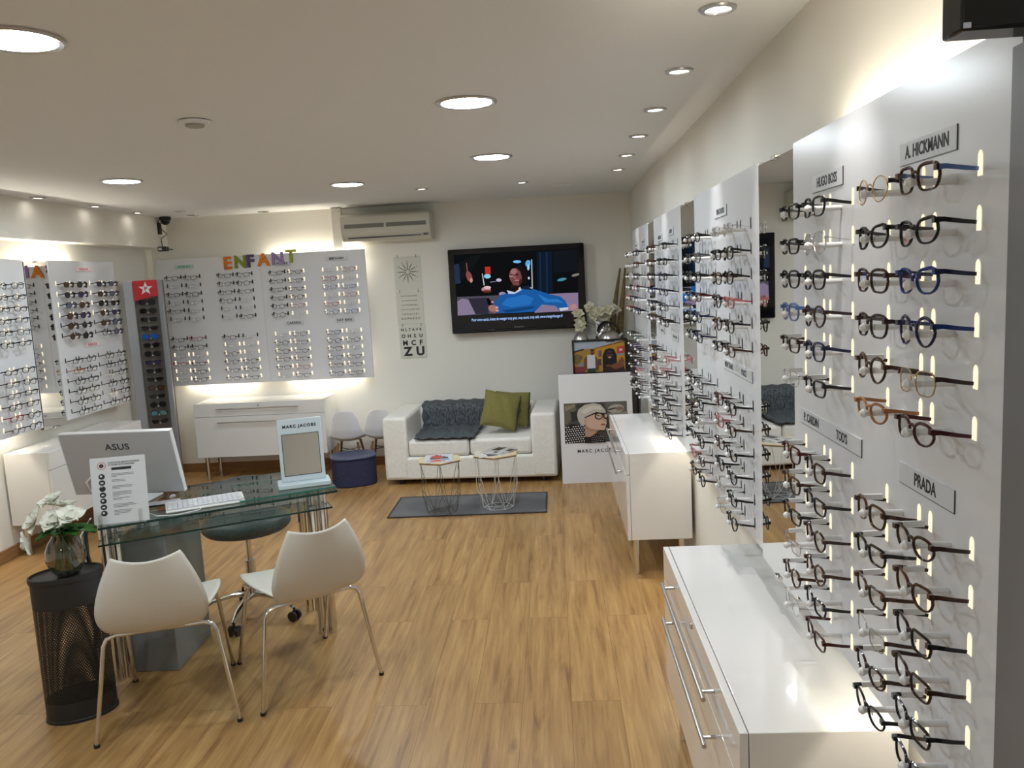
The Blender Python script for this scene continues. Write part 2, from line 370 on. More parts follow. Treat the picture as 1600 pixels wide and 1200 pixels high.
def geo_front(mb, shape, thin, n=18, ns=4, mi=0, pad=0):
    r = .0010 if thin else .0019
    _, a, b, p, lift = SHAPES[shape]
    for s in (-1, 1):
        P = [(x, -.10*x*x/.066, z) for x, z in lens_pts(shape, s, n, r*.5)]
        mb.tube(P, [(r*1.25, r*(1+(.45 if not thin else 0)*max(0, math.sin(2*PI*i/n)))) for i in range(n)], ns, closed=True, mi=mi, flat=(0, 1, 0))
        if not thin:                                        # thicker end piece
            mb.box(min(s*.057, s*.066), max(s*.057, s*.066), -.006, .001, .006+lift*.6, .014+lift*.6, mi)
        else: mb.tube([(s*.0585, -.004, .008), (s*.066, -.007, .009)], .0013, 4, mi=mi)
    bz = .0075
    mb.tube([(-.0095, 0, bz-.001), (-.004, .0012, bz+.0025), (.004, .0012, bz+.0025), (.0095, 0, bz-.001)], .0012 if thin else .0024, 5, mi=mi)
    if thin and shape == 'pilot': mb.tube([(-.02, 0, .020), (.02, 0, .020)], .0011, 4, mi=mi)
    for s in (-1, 1): mb.tube([(s*.0115, -.002, .000), (s*.0095, -.005, -.002), (s*.0105, -.0055, -.008)], .0011, 4, mi=pad)     # nose pads
def geo_lens(mb, shape, s, n=18, mi=0):
    P = lens_pts(shape, s, n); mb.add([(x, -.10*x*x/.066, z) for x, z in P], [tuple(range(n)) if s > 0 else tuple(range(n))[::-1]], mi)
TL = .0565
def geo_temple(mb, s, thin, lift=0, mi=0, dz=-.007, L=TL):
    h = .0014 if thin else .0048; wd = .0009 if thin else .0016; z0 = .010+lift*.6
    mb.tube([(s*.0655, -.003, z0), (s*.0665, -.012, z0), (s*.0665, -.038, z0-.0045), (s*.0655, -L, z0+dz)], [(h*1.2, wd), (h, wd), (h*.9, wd), (h*.8, wd)], 4, mi=mi, flat=(0, 0, 1))
_gc = {}
def thin_of(c): return c in ('silver', 'gold')
def fused(shape, color, lens='clear', tcolor=None):
    k = ('f', shape, color, lens, tcolor)
    if k not in _gc:
        mb = MB(); geo_front(mb, shape, thin_of(color) and lens == 'clear', 14, 4, 0, 3)
        for s in (-1, 1): geo_temple(mb, s, thin_of(color), SHAPES[shape][4], 2); geo_lens(mb, shape, s, 14, 1)
        _gc[k] = mb.mesh('eyeglasses', [COLORS[color][1](), LENSM[lens], COLORS[tcolor or color][1](), PAD], True, 50)
    return _gc[k]
def part_mesh(kind, *a):
    k = (kind,) + a
    if k not in _gc:
        mb = MB()
        if kind == 'frame': geo_front(mb, a[0], thin_of(a[1]), 22, 6, 0, 1); m = [COLORS[a[1]][1](), PAD]
        if kind == 'lens': geo_lens(mb, a[0], a[1], 22); m = LENS
        if kind == 'temple': geo_temple(mb, a[1], thin_of(a[2]), SHAPES[a[0]][4]); m = COLORS[a[2]][1]()
        if kind == 'tag':
            mb.box(.0635, .0690, -.050, -.016, .0045, .0145); m = PAPER
        _gc[k] = mb.mesh(kind, m, True, 50)
    return _gc[k]
LENSM = {'clear': LENS, 'dark': pm('lens_dark', (.012, .012, .014), .05), 'brown': pm('lens_brown', (.06, .03, .012), .05),
         'violet': pm('lens_violet', (.035, .028, .09), .05), 'green': pm('lens_green', (.03, .045, .02), .05),
         'grey': pm('lens_grey', (.10, .12, .18), .05), 'bluemirror': pm('lens_blue_mirror', (.01, .14, .65), .08, .7), 'teal': pm('lens_teal', (.2, .5, .6), .08, .7)}
LWORD = {'dark': 'black', 'brown': 'brown', 'violet': 'violet', 'green': 'green', 'grey': 'smoky grey', 'bluemirror': 'bright blue mirrored', 'teal': 'pale turquoise mirrored'}
ROWS = [1.802-.075*i for i in range(6)] + [1.247-.0745*i for i in range(6)]
ROWW = ['top row', 'second row', 'third row', 'fourth row', 'fifth row', 'sixth row', 'seventh row', 'eighth row', 'ninth row', 'tenth row', 'eleventh row', 'bottom row']
def place_glasses(M, x, z, shape, color, label, group, parts, tcolor=None, lens='clear', tagged=False, rng=random, tilt=0):
    """M maps the board frame (x along it, y out of it, z up) to the room"""
    p = M @ Vector((x+rng.uniform(-.002, .002), .0595, z-.013+rng.uniform(-.001, .003)))
    rz = math.atan2(-(M.to_3x3() @ Vector((0, 1, 0))).x, (M.to_3x3() @ Vector((0, 1, 0))).y)
    if parts:
        o = bpy.data.objects.new('eyeglasses', None); COL.objects.link(o); o.empty_display_size = .02
        mesh_object('frame', part_mesh('frame', shape, color), o)
        for s in (-1, 1):
            mesh_object('lens', part_mesh('lens', shape, s), o)
            mesh_object('temple', part_mesh('temple', shape, s, tcolor or color), o)
        if tagged: mesh_object('price_tag', part_mesh('tag'), o)
    else:
        o = bpy.data.objects.new('sunglasses' if lens != 'clear' else 'eyeglasses', fused(shape, color, lens, tcolor)); COL.objects.link(o)
    o.location = p; o.rotation_euler = (rng.uniform(-.03, .03)+tilt, rng.uniform(-.03, .03), rz+rng.uniform(-.02, .02))
    tag(o, label, 'sunglasses' if lens != 'clear' else 'eyeglasses', group)
    return o
COLX = [-.328, -.154, .154, .328]
def board_mesh(wd, z0, z1, cols, lit, dz=0):
    mb = MB(); mb.box(-wd/2, wd/2, -.018, 0, z0, z1, 0)
    for ci, x in enumerate(cols):
        for ri, z in enumerate(ROWS):
            z += dz; mi = 1 if lit(ci, ri) else 2
            for s in (-1, 1):
                cx = x+s*.0665; n = 8; pts = []
                for k in range(n+1): a = PI*k/n; pts.append((cx+.0066*math.cos(a), z+.009+.0066*math.sin(a)*1.4))
                pts += [(cx-.0066, z-.017), (cx+.0066, z-.017)]
                mb.add([(q[0], .0007, q[1]) for q in pts], [tuple(range(len(pts)))[::-1]], mi)
    return mb
PEG = MB().tube([(0, 0, 0), (0, .062, .001)], [.0056, .0054], 10).tube([(0, .062, .001), (0, .066, .001), (0, .070, .001), (0, .076, .001)], [.0045, .007, .0085, .004], 10).mesh('peg', ACRYL, True)
def board(name, label, M, wd, cols, lit, z0=.82, z1=1.965, gap=.10, pegrows=range(12), pegcols=None, dz=0):
    t = bpy.data.objects.new(name, None); COL.objects.link(t); t.matrix_world = M; tag(t, label, 'display board', 'slotted eyeglasses display boards')
    board_mesh(wd, z0, z1, cols, lit, dz).build('panel', [BOARD, SLOT_LIT, SLOT_DIM], t)
    for ri in pegrows:
        for ci, x in enumerate(cols):
            if pegcols and ci not in pegcols: continue
            mesh_object('peg', PEG, t, (x, -.001, ROWS[ri]+dz-.0165))
    for s in (-1, 1): MB().box(s*wd*.46-.01, s*wd*.46+.01, -.018-gap, -.018, 1.35, 1.40).build('bracket', STEEL, t)
    return t
def MR(yc): return Matrix.Translation((.60, yc, 0)) @ Matrix.Rotation(R(90), 4, 'Z')     # right wall: board x -> +Y, faces -X
def ML(yc): return Matrix.Translation((-3.54, yc, 0)) @ Matrix.Rotation(R(-90), 4, 'Z')
def MBk(xc): return Matrix.Translation((xc, 7.28, 0)) @ Matrix.Rotation(R(180), 4, 'Z')
mainly = ['black', 'black', 'black', 'black', 'tort', 'tort', 'brown', 'brown', 'black', 'burg', 'grey', 'silver', 'silver', 'gold', 'navy', 'clear', 'grey', 'black', 'rose']
shp = ['rect', 'rect', 'square', 'square', 'round', 'cat', 'oval']
def cw(c): return COLORS[c][0]
# nearest right board: colours read off the photograph, column 0 is nearest the camera
P1 = {0: ['tort', 'black', 'blue', 'navy', 'gold', 'burg', 'brown', 'tort', 'black', 'brown', 'black', 'black'],
      1: ['gold', 'black', 'tort', 'brown', 'tort', 'amber', 'tort', 'black', 'tort', 'silver', 'brown', 'black'],
      2: ['black', 'silver', 'black', 'brown', 'navy', 'black', 'brown', 'black', 'brown', 'tort', 'black', 'burg'],
      3: ['black', 'black', 'black', 'lblue', 'brown', 'silver', 'burg', 'tort', 'black', 'silver', 'tort', 'silver']}
S1 = {0: ['square', 'cat', 'cat', 'round', 'square', 'oval', 'oval', 'cat', 'rect', 'rect', 'rect', 'rect'],
      1: ['round', 'cat', 'square', 'square', 'round', 'oval', 'square', 'rect', 'rect', 'rect', 'oval', 'oval'],
      2: ['square', 'pilot', 'square', 'round', 'square', 'rect', 'square', 'rect', 'round', 'round', 'rect', 'rect'],
      3: ['rect', 'rect', 'square', 'square', 'rect', 'rect', 'square', 'square', 'rect', 'rect', 'round', 'round']}
CWR = ['rightmost column', 'second column from the right', 'second column from the left', 'leftmost column']
rb = [('nearest right-wall board', 1.583, .978, COLX), ('second right-wall board', 2.937, 1.07, [-.365, -.185, .18, .36]),
      ('third right-wall board', 4.33, 1.0, COLX), ('farthest right-wall board', 5.597, .965, COLX)]
far = MB()
for bi, (bn, yc, wd, cols) in enumerate(rb):
    M = MR(yc); rng = random.Random(40+bi)
    board('display_board', 'white slotted eyeglasses board, ' + bn.replace('board', 'one, full of frames'), M, wd, cols, (lambda c, r: True) if bi == 0 else (lambda c, r: False))
    for ci, x in enumerate(cols):
        for ri, z in enumerate(ROWS):
            if bi == 0: c, s = P1[ci][ri], S1[ci][ri]
            else: c, s = rng.choice(mainly), rng.choice(shp)
            tc = {(0, 0, 0): 'lblue', (0, 1, 0): 'black', (0, 0, 2): 'navy', (0, 0, 3): 'blue', (0, 0, 4): 'brown', (0, 1, 9): 'tort'}.get((bi, ci, ri))
            lab = '%s %s eyeglasses, %s, %s, %s' % (cw(c), SHAPES[s][0], ROWW[ri], CWR[ci], bn)
            if bi < 3:
                place_glasses(M, x, z, s, c, lab, 'eyeglasses on the ' + bn, bi < 2, tc, tagged=(ri >= 4 and rng.random() < .75), rng=rng)
            else:
                q = MB(); geo_front(q, s, thin_of(c), 12, 4)
                for sd in (-1, 1): geo_temple(q, sd, thin_of(c), SHAPES[s][4])
                mi = mainly.index(c); q.m = [mi]*len(q.m)
                T = M @ Matrix.Translation((x, .0595, z-.013)) @ Matrix.Rotation(rng.uniform(-.04, .04), 4, 'Z')
                far.add([T @ Vector(v) for v in q.v], q.f, mi)
o = far.build('eyeglasses', [COLORS[c][1]() for c in mainly], None, True)
tag(o, 'rows of mixed eyeglasses crowding the farthest board on the right wall', 'eyeglasses', 'eyeglasses on the farthest right-wall board', 'stuff')
# back-wall boards
CB = ['leftmost column', 'second column', 'third column', 'rightmost column']
for bi, (bn, xc) in enumerate([('left half of back-wall board', -3.097), ('right half of back-wall board', -2.14)]):
    rng = random.Random(90+bi); M = MBk(xc); cols = COLX
    def lit(c, r, bi=bi):
        cc = 3-c
        if bi == 1: return True if r >= 6 or cc >= 1 else False
        return (r >= 8) or (cc >= 2 and r >= 7)
    board('display_board', 'white slotted eyeglasses board, ' + bn, M, .955, cols, lit, .84, 1.995, gap=.082, dz=.032)
    for ci, x in enumerate(cols):
        for ri, z in enumerate(ROWS):
            c = rng.choice(['black', 'black', 'tort', 'brown', 'silver', 'grey', 'silver'] if bi == 0 else ['black', 'black', 'brown', 'grey', 'tort', 'navy', 'silver'])
            if bi == 0 and ri < 6 and ci >= 2: c = rng.choice(['silver', 'grey', 'silver', 'black'])
            if bi == 1 and ci < 2 and ri < 6: c = ['rose', 'lblue', 'gold', 'silver', 'lblue', 'red'][(ri*2+ci*3) % 6]
            if bi == 1 and ci >= 2 and ri < 3: c = rng.choice(['burg', 'navy', 'black'])
            if (bi, 3-ci, ri) in ((0, 1, 6), (0, 0, 9)): c = 'red'
            if (bi, 3-ci, ri) in ((1, 1, 10), (1, 1, 4)): c = 'rose'
            s = rng.choice(shp)
            place_glasses(M, x, z+.032, s, c, '%s %s eyeglasses, %s, %s, %s' % (cw(c), SHAPES[s][0], ROWW[ri], CB[3-ci], bn), 'eyeglasses on the ' + bn, False, rng=rng)
# left-wall boards
M = ML(4.855); rng = random.Random(5)
board('display_board', 'white slotted eyeglasses board on the left wall, left of the mirror', M, .975, COLX, lambda c, r: True, gap=.10, pegcols=(0, 1))
for ci in (0, 1):
    for ri, z in enumerate(ROWS):
        c = rng.choice(['black', 'black', 'black', 'brown', 'grey', 'tort']); s = rng.choice(shp)
        if (ci, ri) == (1, 10): c = 'red'
        place_glasses(M, COLX[ci], z, s, c, '%s %s eyeglasses, %s, %s, left-wall board left of the mirror' % (cw(c), SHAPES[s][0], ROWW[ri], ['right column', 'left column'][ci]), 'eyeglasses on the left-wall board left of the mirror', False, rng=rng)
M = ML(6.052)
board('display_board', 'white slotted board with sunglasses above eyeglasses, left wall, right of the mirror', M, .86, [-.30, -.13, .13, .30], lambda c, r: r < 4, gap=.10)
SUN = {3: ['brown', 'dark', 'grey', 'brown', 'brown', 'brown'], 2: ['green', 'violet', 'brown', 'violet', 'dark', 'dark'],
       1: ['violet', 'brown', 'dark', 'brown', 'brown', 'clear'], 0: ['grey', 'grey', 'dark', 'violet', 'grey', 'grey']}
for ci, x in enumerate([-.30, -.13, .13, .30]):
    for ri, z in enumerate(ROWS):
        cn = ['rightmost column', 'third column', 'second column', 'leftmost column'][ci]
        if ri < 6:
            ln = SUN[ci][ri]; c = rng.choice(['black', 'tort', 'black']); s = rng.choice(['pilot', 'round', 'square', 'pilot'])
            if ln == 'clear': lab = 'black %s clear eyeglasses among sunglasses, sixth row, %s, left-wall board right of the mirror' % (SHAPES[s][0], cn)
            else: lab = '%s sunglasses with %s %s lenses, %s, %s, left-wall board' % (cw(c), LWORD[ln], SHAPES[s][0], ROWW[ri], cn)
            place_glasses(M, x, z, s, c, lab, 'sunglasses on the left-wall board' if ln != 'clear' else 'eyeglasses on the left-wall board right of the mirror', False, lens=ln, rng=rng)
        else:
            c = rng.choice(['black', 'black', 'tort', 'brown', 'black', 'black']); s = rng.choice(['square', 'square', 'rect', 'round'])
            if (ci, ri) in ((3, 7),): c = 'amber'
            if (ci, ri) in ((1, 10), (1, 8)): c = 'gold'
            place_glasses(M, x, z, s, c, '%s %s eyeglasses, %s, %s, left-wall board right of mirror' % (cw(c), SHAPES[s][0], ROWW[ri], cn), 'eyeglasses on the left-wall board right of the mirror', False, rng=rng)
# mirrors between the boards
def mirror(y0, y1, x, face, lab, yaw=0, z0=.80):
    t = thing('wall_mirror', lab, 'mirror', (x, (y0+y1)/2, 0), yaw, group='tall mirrors between the display boards'); h = (y1-y0)/2-.003; s = -face
    MB().box(min(0, s*.005), max(0, s*.005), -h, h, z0, 1.955).build('mirror_glass', MIRROR, t)
    MB().box(min(s*.005, s*.03), max(s*.005, s*.03), -h, h, z0, 1.955).build('backing', BLACKM, t)
    far_ = (XR-x) if s > 0 else (x-XL)
    MB().box(min(s*.03, s*far_*.99), max(s*.03, s*far_*.99), -h*.4, h*.4, 1.4, 1.46).build('bracket', STEEL, t)
    for z in (z0, 1.955): MB().box(-.006, .012, -.02, .02, z-.006, z+.006).build('clip', CHROME, t, bevel=.002)
mirror(2.075, 2.402, .60, -1, 'tall mirror strip between the nearest and second boards on the right wall', R(.9))
mirror(3.475, 3.83, .60, -1, 'tall mirror strip between the second and third boards on the right wall')
mirror(4.83, 5.115, .60, -1, 'tall mirror strip between the third and farthest boards on the right wall')
mirror(5.345, 5.62, -3.54, 1, 'tall mirror strip between the two boards on the left wall', R(2.3))

# brand plates
PLATE = pm('clear_plate', (.62, .64, .67), .4)
EDGE = pm('plate_edge', (.06, .06, .07), .3)
def plate(M, x, z, wd, body, size, label, mat=INK, pmat=PLATE, h=.036, sx=.8, tz=0, bold=.0006):
    t = bpy.data.objects.new('name_plate', None); COL.objects.link(t); t.matrix_world = M @ Matrix.Translation((x, 0, z))
    tag(t, label, 'sign', 'name plates on the display boards')
    MB().box(-wd/2, wd/2, 0, .002, -h/2, h/2).build('plate', pmat, t)
    e = MB(); e.box(-wd/2-.0008, wd/2+.0008, 0, .0016, -h/2-.0016, -h/2); e.box(-wd/2-.0014, -wd/2, 0, .0016, -h/2, h/2); e.build('edge', EDGE, t)
    if body:
        for b, px in (body if isinstance(body, list) else [(body, 0)]):
            text(b, size, mat, t, (px, .0022, tz), PI, bold=bold, depth=.0003, sx=sx)
    else:
        b = MB(); n = 5
        for k in range(n): b.box(-wd*.32+k*wd*.13, -wd*.32+k*wd*.13+wd*.07, .002, .0026, -.006, .006)
        b.build('lettering', INK, t)
    return t
A = MR(1.583); B2 = MR(2.937); C3 = MR(4.33); D4 = MR(5.597)
plate(A, 1.352-1.583, 1.849, .195, 'A. HICKMANN', .029, 'clear plate reading A. HICKMANN, upper right of the nearest right-wall board')
plate(A, 1.822-1.583, 1.850, .192, 'HUGO BOSS', .029, 'clear plate reading HUGO BOSS, upper left of the nearest right-wall board')
plate(A, 1.34-1.583, 1.303, .197, 'PRADA', .031, 'clear plate reading PRADA below the dark burgundy frames')
plate(A, 1.819-1.583, 1.305, .40, [('P. CARDIN', .115), ("TOD'S", -.09)], .029, "long clear plate reading P. CARDIN and TOD'S on the nearest board")
plate(B2, 0, 1.868, .20, 'FRENCH RETRO', .026, 'clear plate reading FRENCH RETRO on the second right-wall board', sx=.7)
plate(B2, -.22, 1.335, .42, [('MONT BLANC', .12), ('POLICE', -.10)], .027, 'long clear plate reading MONT BLANC and POLICE, second right-wall board', sx=.75)
plate(C3, .24, 1.85, .20, 'MARC JACOBS', .026, 'clear plate at the upper left of the third right-wall board', sx=.7)
plate(C3, -.18, 1.862, .18, 'RAY BAN', .028, 'clear plate reading RAY BAN at the upper right of the third board')
plate(C3, .24, 1.34, .16, None, .02, 'small clear plate at mid height, left part of the third right-wall board')
plate(C3, -.24, 1.34, .22, None, .02, 'small clear plate at mid height, right part of the third right-wall board')
plate(D4, .24, 1.85, .15, None, .02, 'small clear plate at the upper left of the farthest right-wall board')
plate(D4, -.2, 1.86, .15, None, .02, 'small clear plate at the upper right of the farthest right-wall board')
K1 = MBk(-3.097); K2 = MBk(-2.14)
GRN = pm('green_print', (.02, .28, .16), .5); GRNP = pm('pale_green_plate', (.45, .66, .58), .4)
PNK = pm('pink_print', (.55, .03, .12), .5); PNKP = pm('pale_pink_plate', (.78, .66, .67), .4)
def bx(xw, xc): return -(xw-xc)
plate(K1, bx(-3.32, -3.097), 1.925, .17, 'SOLDES -50 %', .024, 'pale green sale plate at the upper left of the back-wall board', GRN, GRNP, h=.03)
plate(K2, bx(-2.417, -2.14), 1.905, .14, 'POLAR', .034, 'plate reading POLAR above the third group of children frames', sx=1)
plate(K2, bx(-1.92, -2.14), 1.925, .20, 'BEBE 0-4 ANS+', .026, 'plate reading BEBE 0-4 ANS+ at the upper right of the back-wall board', bold=.001)
plate(K2, bx(-2.354, -2.14), 1.368, .17, 'CARRERA', .031, 'plate reading CARRERA halfway down the back-wall board', sx=.95)
plate(K2, bx(-1.89, -2.14), 1.372, .17, 'RAY BAN', .034, 'plate reading RAY BAN halfway down the right end of the back-wall board', sx=1)
L2 = ML(6.052)
plate(L2, .0, 1.905, .20, 'SOLDES -50 %', .024, 'pale pink sale plate above the sunglasses on the left wall', PNK, PNKP, h=.032)
plate(L2, .0, 1.335, .20, 'SOLDES -50 %', .024, 'pale pink sale plate between sunglasses and eyeglasses on the left wall', PNK, PNKP, h=.03)

# ENFANT letters
LC = [('E', 358, 'orange', srgb('e07a28'), -2.915), ('N', 379, 'olive green', srgb('8a9a3c'), -2.795), ('F', 395, 'purple', srgb('5f4a7d'), -2.703),
      ('A', 416, 'orange', srgb('e8862e'), -2.583), ('N', 436, 'pale lilac', srgb('a78cc0'), -2.452), ('T', 456, 'yellow green', srgb('a9b04a'), -2.328)]
for ch, _, cn, c, x in LC:
    me = text_mesh(ch, .150, .006, .006).copy(); me.materials.clear(); me.materials.append(fabric_mat('letter_' + cn.replace(' ', '_') + ch, tuple(k*.75 for k in c), c, 60, .6, .1))
    zz = 1.930 + (x+2.915)*.035
    o = mesh_object('foam_letter', me, None, (x, 7.2725, zz + (.01 if ch == 'T' else 0)))
    tag(o, '%s letter %s on the top edge of the back-wall board%s' % (cn, ch, ''), 'letter', 'coloured letters on the back-wall board')

# ------------------------------------------------------------------ low cabinets
def cabinet(label, loc, rz, wd=1.19, dp=.36, keyhole=True):
    """local: front faces -y, x along the front, back at y=dp"""
    t = thing('low_cabinet', label, 'cabinet', loc, rz, 'white lacquered low cabinets')
    b = MB(); b.box(-wd/2, wd/2, .021, dp, .215, .70); b.build('body', WHITE, t, bevel=.002)
    up = MB().box(-wd/2, wd/2, 0, .019, .583, .70).build('drawer', WHITE, t, bevel=.0015)
    lo = MB().box(-wd/2, wd/2, 0, .019, .215, .580).build('door', WHITE, t, bevel=.0015)
    for par, z in ((up, .652), (lo, .532)):
        h = MB(); h.cyl((-.37, -.035, z), (.37, -.035, z), .006, 12)
        for s in (-1, 1): h.cyl((s*.33, -.035, z), (s*.33, .002, z), .005, 10)
        h.build('handle', STEEL, par, True)
    if keyhole: MB().cyl((0, -.004, .672), (0, .002, .672), .010, 14).build('lock', STEEL, up, True)
    for sx in (-1, 1):
        for y in (.05, dp-.05):
            MB().cyl((sx*(wd/2-.06), y, .0), (sx*(wd/2-.06), y, .214), .018, 18).build('leg', CHROME, t, True)
    return t
cabinet('white low cabinet under the nearest right-wall boards, lit from above', (.35, 2.219, 0), R(-90), 1.19, .35)
cabinet('white low cabinet farther along the right wall, beside the poster', (.35, 4.945, 0), R(-90), 1.24, .35)
cabinet('white low cabinet against the back wall under the children board', (-2.65, 6.99, 0), 0, 1.18, .37)
cabinet('white low cabinet against the left wall behind the computer', (-3.335, 5.65, 0), R(90), 1.20, .31)

# ------------------------------------------------------------------ wall things at the back
# television
tv = thing('television', 'large black flat television on the back wall showing a man on a sofa', 'television', (-.315, 7.28, 1.57))
MB().box(-.605, .605, 0, .075, -.375, .375).build('housing', GBLACK, tv, bevel=.01)
MB().box(-.25, .25, .075, .108, -.15, .15).build('wall_bracket', BLACKM, tv)
SW, SH = 1.11, .635; sc = MB().box(-SW/2, SW/2, -.002, 0, -.30, -.30+SH).build('screen', pm('tv_screen', (.004, .004, .006), .1), tv)
def TVP(x, y):     # reading coordinates of the enlarged photograph -> screen plane
    u = (x-105-(y-205)*.05)/1385; v = (y-205+(x-105)*.045)/785
    return (-SW/2+u*SW, -.30+SH*(1-v))
class Pic:
    def __init__(s, fn, emit, y0): s.mb = MB(); s.mats = []; s.idx = {}; s.fn = fn; s.emit = emit; s.y = y0; s.n = 0
    def mat(s, c):
        if c not in s.idx:
            s.idx[c] = len(s.mats); s.mats.append(em('screen_'+c, srgb(c), s.emit*.85) if s.emit else pm('print_'+c, srgb(c), .5))
        return s.idx[c]
    def poly(s, pts, c):
        P = [s.fn(*p) for p in pts]; s.n += 1; y = s.y - .00012*s.n; k = len(P)
        ar = sum(P[i][0]*P[(i+1) % k][1]-P[(i+1) % k][0]*P[i][1] for i in range(k))
        if ar < 0: P = P[::-1]
        s.mb.add([(a, y, b) for a, b in P], [tuple(range(k))], s.mat(c))
    def ell(s, cx, cy, rx, ry, c, rot=0, n=20):
        s.poly([(cx+rx*math.cos(2*PI*i/n)*math.cos(rot)-ry*math.sin(2*PI*i/n)*math.sin(rot), cy+rx*math.cos(2*PI*i/n)*math.sin(rot)+ry*math.sin(2*PI*i/n)*math.cos(rot)) for i in range(n)], c)
p = Pic(TVP, 1.0, -.0022)
p.poly([(110, 210), (1480, 150), (1495, 830), (145, 880)], '101214')
p.poly([(115, 320), (170, 305), (190, 520), (125, 530)], '27354d')
p.poly([(300, 230), (420, 215), (280, 420), (180, 500), (175, 300)], '17181b')
p.poly([(1030, 190), (1200, 180), (1210, 640), (1040, 640)], '111d2e')
p.poly([(1060, 190), (1075, 190), (1085, 640), (1070, 640)], '1b3048'); p.poly([(1130, 190), (1150, 190), (1160, 640), (1140, 640)], '1a2c42')
p.poly([(1210, 180), (1470, 165), (1480, 400), (1220, 420)], '151a20')
p.poly([(740, 280), (970, 270), (985, 590), (750, 600)], '0d1116')
p.ell(815, 292, 45, 16, '7cc8ff'); p.ell(935, 310, 28, 36, '5fb4f0', .3); p.ell(940, 352, 14, 34, '9edcff')
p.poly([(970, 270), (982, 270), (990, 580), (978, 585)], 'b9c4cf')
p.ell(945, 470, 10, 14, 'dff1ff'); p.ell(1310, 488, 52, 16, '4f93a8', -.2); p.ell(1460, 440, 45, 14, '8f8578', -.25)
p.poly([(250, 300), (258, 300), (268, 395), (258, 395)], '9a6260'); p.ell(283, 450, 32, 62, '8f4f50', -.35); p.ell(305, 490, 16, 26, 'd49a8a')
p.poly([(458, 345), (518, 342), (522, 425), (462, 430)], 'c2342c'); p.ell(485, 448, 38, 24, '8fe0f5')
p.poly([(425, 420), (433, 418), (455, 545), (444, 548)], 'd8d8e6'); p.ell(470, 590, 52, 28, 'c88a98'); p.ell(485, 570, 40, 16, 'e9c8cf'); p.ell(480, 612, 48, 14, '6f2f24')
p.ell(612, 490, 30, 18, 'cfc6e8'); p.poly([(515, 508), (580, 500), (582, 508), (518, 516)], '8a8fa8')
# sofa and sitter on the screen
p.poly([(145, 672), (640, 655), (700, 850), (150, 880)], '54505f'); p.poly([(200, 690), (270, 700), (350, 862), (150, 876), (148, 720)], '8d809c')
p.poly([(1000, 650), (1490, 632), (1497, 828), (1010, 850)], '8f7d9a'); p.poly([(270, 690), (480, 680), (500, 860), (350, 862)], '34313f')
p.ell(650, 640, 38, 22, '9c8fb8')
p.poly([(560, 740), (640, 650), (760, 625), (870, 585), (960, 578), (1060, 610), (1180, 650), (1290, 670), (1350, 720), (1385, 800), (1290, 830), (1240, 775), (1090, 760), (1010, 840), (720, 852), (590, 850)], '1f5fa8')
p.poly([(700, 690), (900, 650), (1000, 690), (960, 760), (760, 790), (640, 760)], '2a74c4'); p.poly([(650, 820), (860, 790), (1010, 775), (1000, 800), (840, 830), (700, 850)], '17477f')
p.poly([(1040, 640), (1160, 700), (1270, 700), (1330, 745), (1250, 735), (1120, 735)], '2f7cc9')
p.poly([(1280, 800), (1380, 790), (1386, 815), (1295, 832)], 'cfd8e4'); p.ell(1440, 790, 42, 36, 'b98a8a')
p.ell(800, 440, 108, 112, '120e10'); p.ell(862, 430, 62, 105, '1c1416', -.3); p.poly([(745, 540), (850, 520), (860, 580), (790, 620), (740, 600)], '2c1816')
p.poly([(735, 400), (760, 366), (810, 362), (850, 400), (868, 460), (862, 520), (830, 552), (775, 545), (738, 490), (724, 440)], '7a4a48')
p.poly([(740, 395), (765, 368), (800, 364), (815, 400), (790, 430), (750, 425)], 'a87478'); p.ell(752, 446, 22, 12, 'c08a90'); p.ell(815, 432, 18, 7, '2a1618'); p.ell(752, 436, 20, 5, '2a1618'); p.ell(788, 462, 14, 16, '9c6464')
p.ell(812, 494, 24, 7, 'd48a98'); p.ell(812, 502, 20, 4, '5c2b30'); p.poly([(860, 470), (866, 520), (838, 550), (836, 500)], '4a2a28')
p.poly([(700, 600), (770, 620), (800, 600), (850, 565), (865, 600), (790, 640), (720, 640)], 'cdd9ef'); p.poly([(735, 600), (790, 625), (835, 590), (820, 560), (750, 580)], '1d1414')
p.poly([(870, 560), (940, 550), (985, 575), (975, 600), (880, 590)], '1b2334'); p.poly([(950, 575), (990, 568), (985, 588)], 'bac6dc')
p.poly([(475, 690), (500, 685), (560, 770), (535, 790), (490, 760)], '0c0c10'); p.ell(545, 800, 52, 40, 'a87870', .3); p.ell(590, 790, 18, 12, 'd8a8b8'); p.ell(592, 824, 20, 12, 'd0a0b0'); p.ell(540, 730, 16, 14, 'b48894'); p.ell(560, 845, 18, 12, '8a5a58')
o = p.mb.build('picture', p.mats, sc); 
text('Pour votre santé, évitez de manger trop gras, trop sucré, trop salé. www.mangerbouger.fr', .036, em('subtitle', srgb('a8c8ff'), 1.2), sc, (TVP(815, 905)[0], -.010, TVP(815, 905)[1]), bold=.0003, depth=.0002, sx=.62)
text('Panasonic', .022, pm('tv_logo', (.35, .35, .38), .3, .6), tv, (0, -.0016, -.337))
MB().box(-.42, .42, -.012, .0, -.362, -.348).build('lower_lip', GBLACK, tv, bevel=.004)
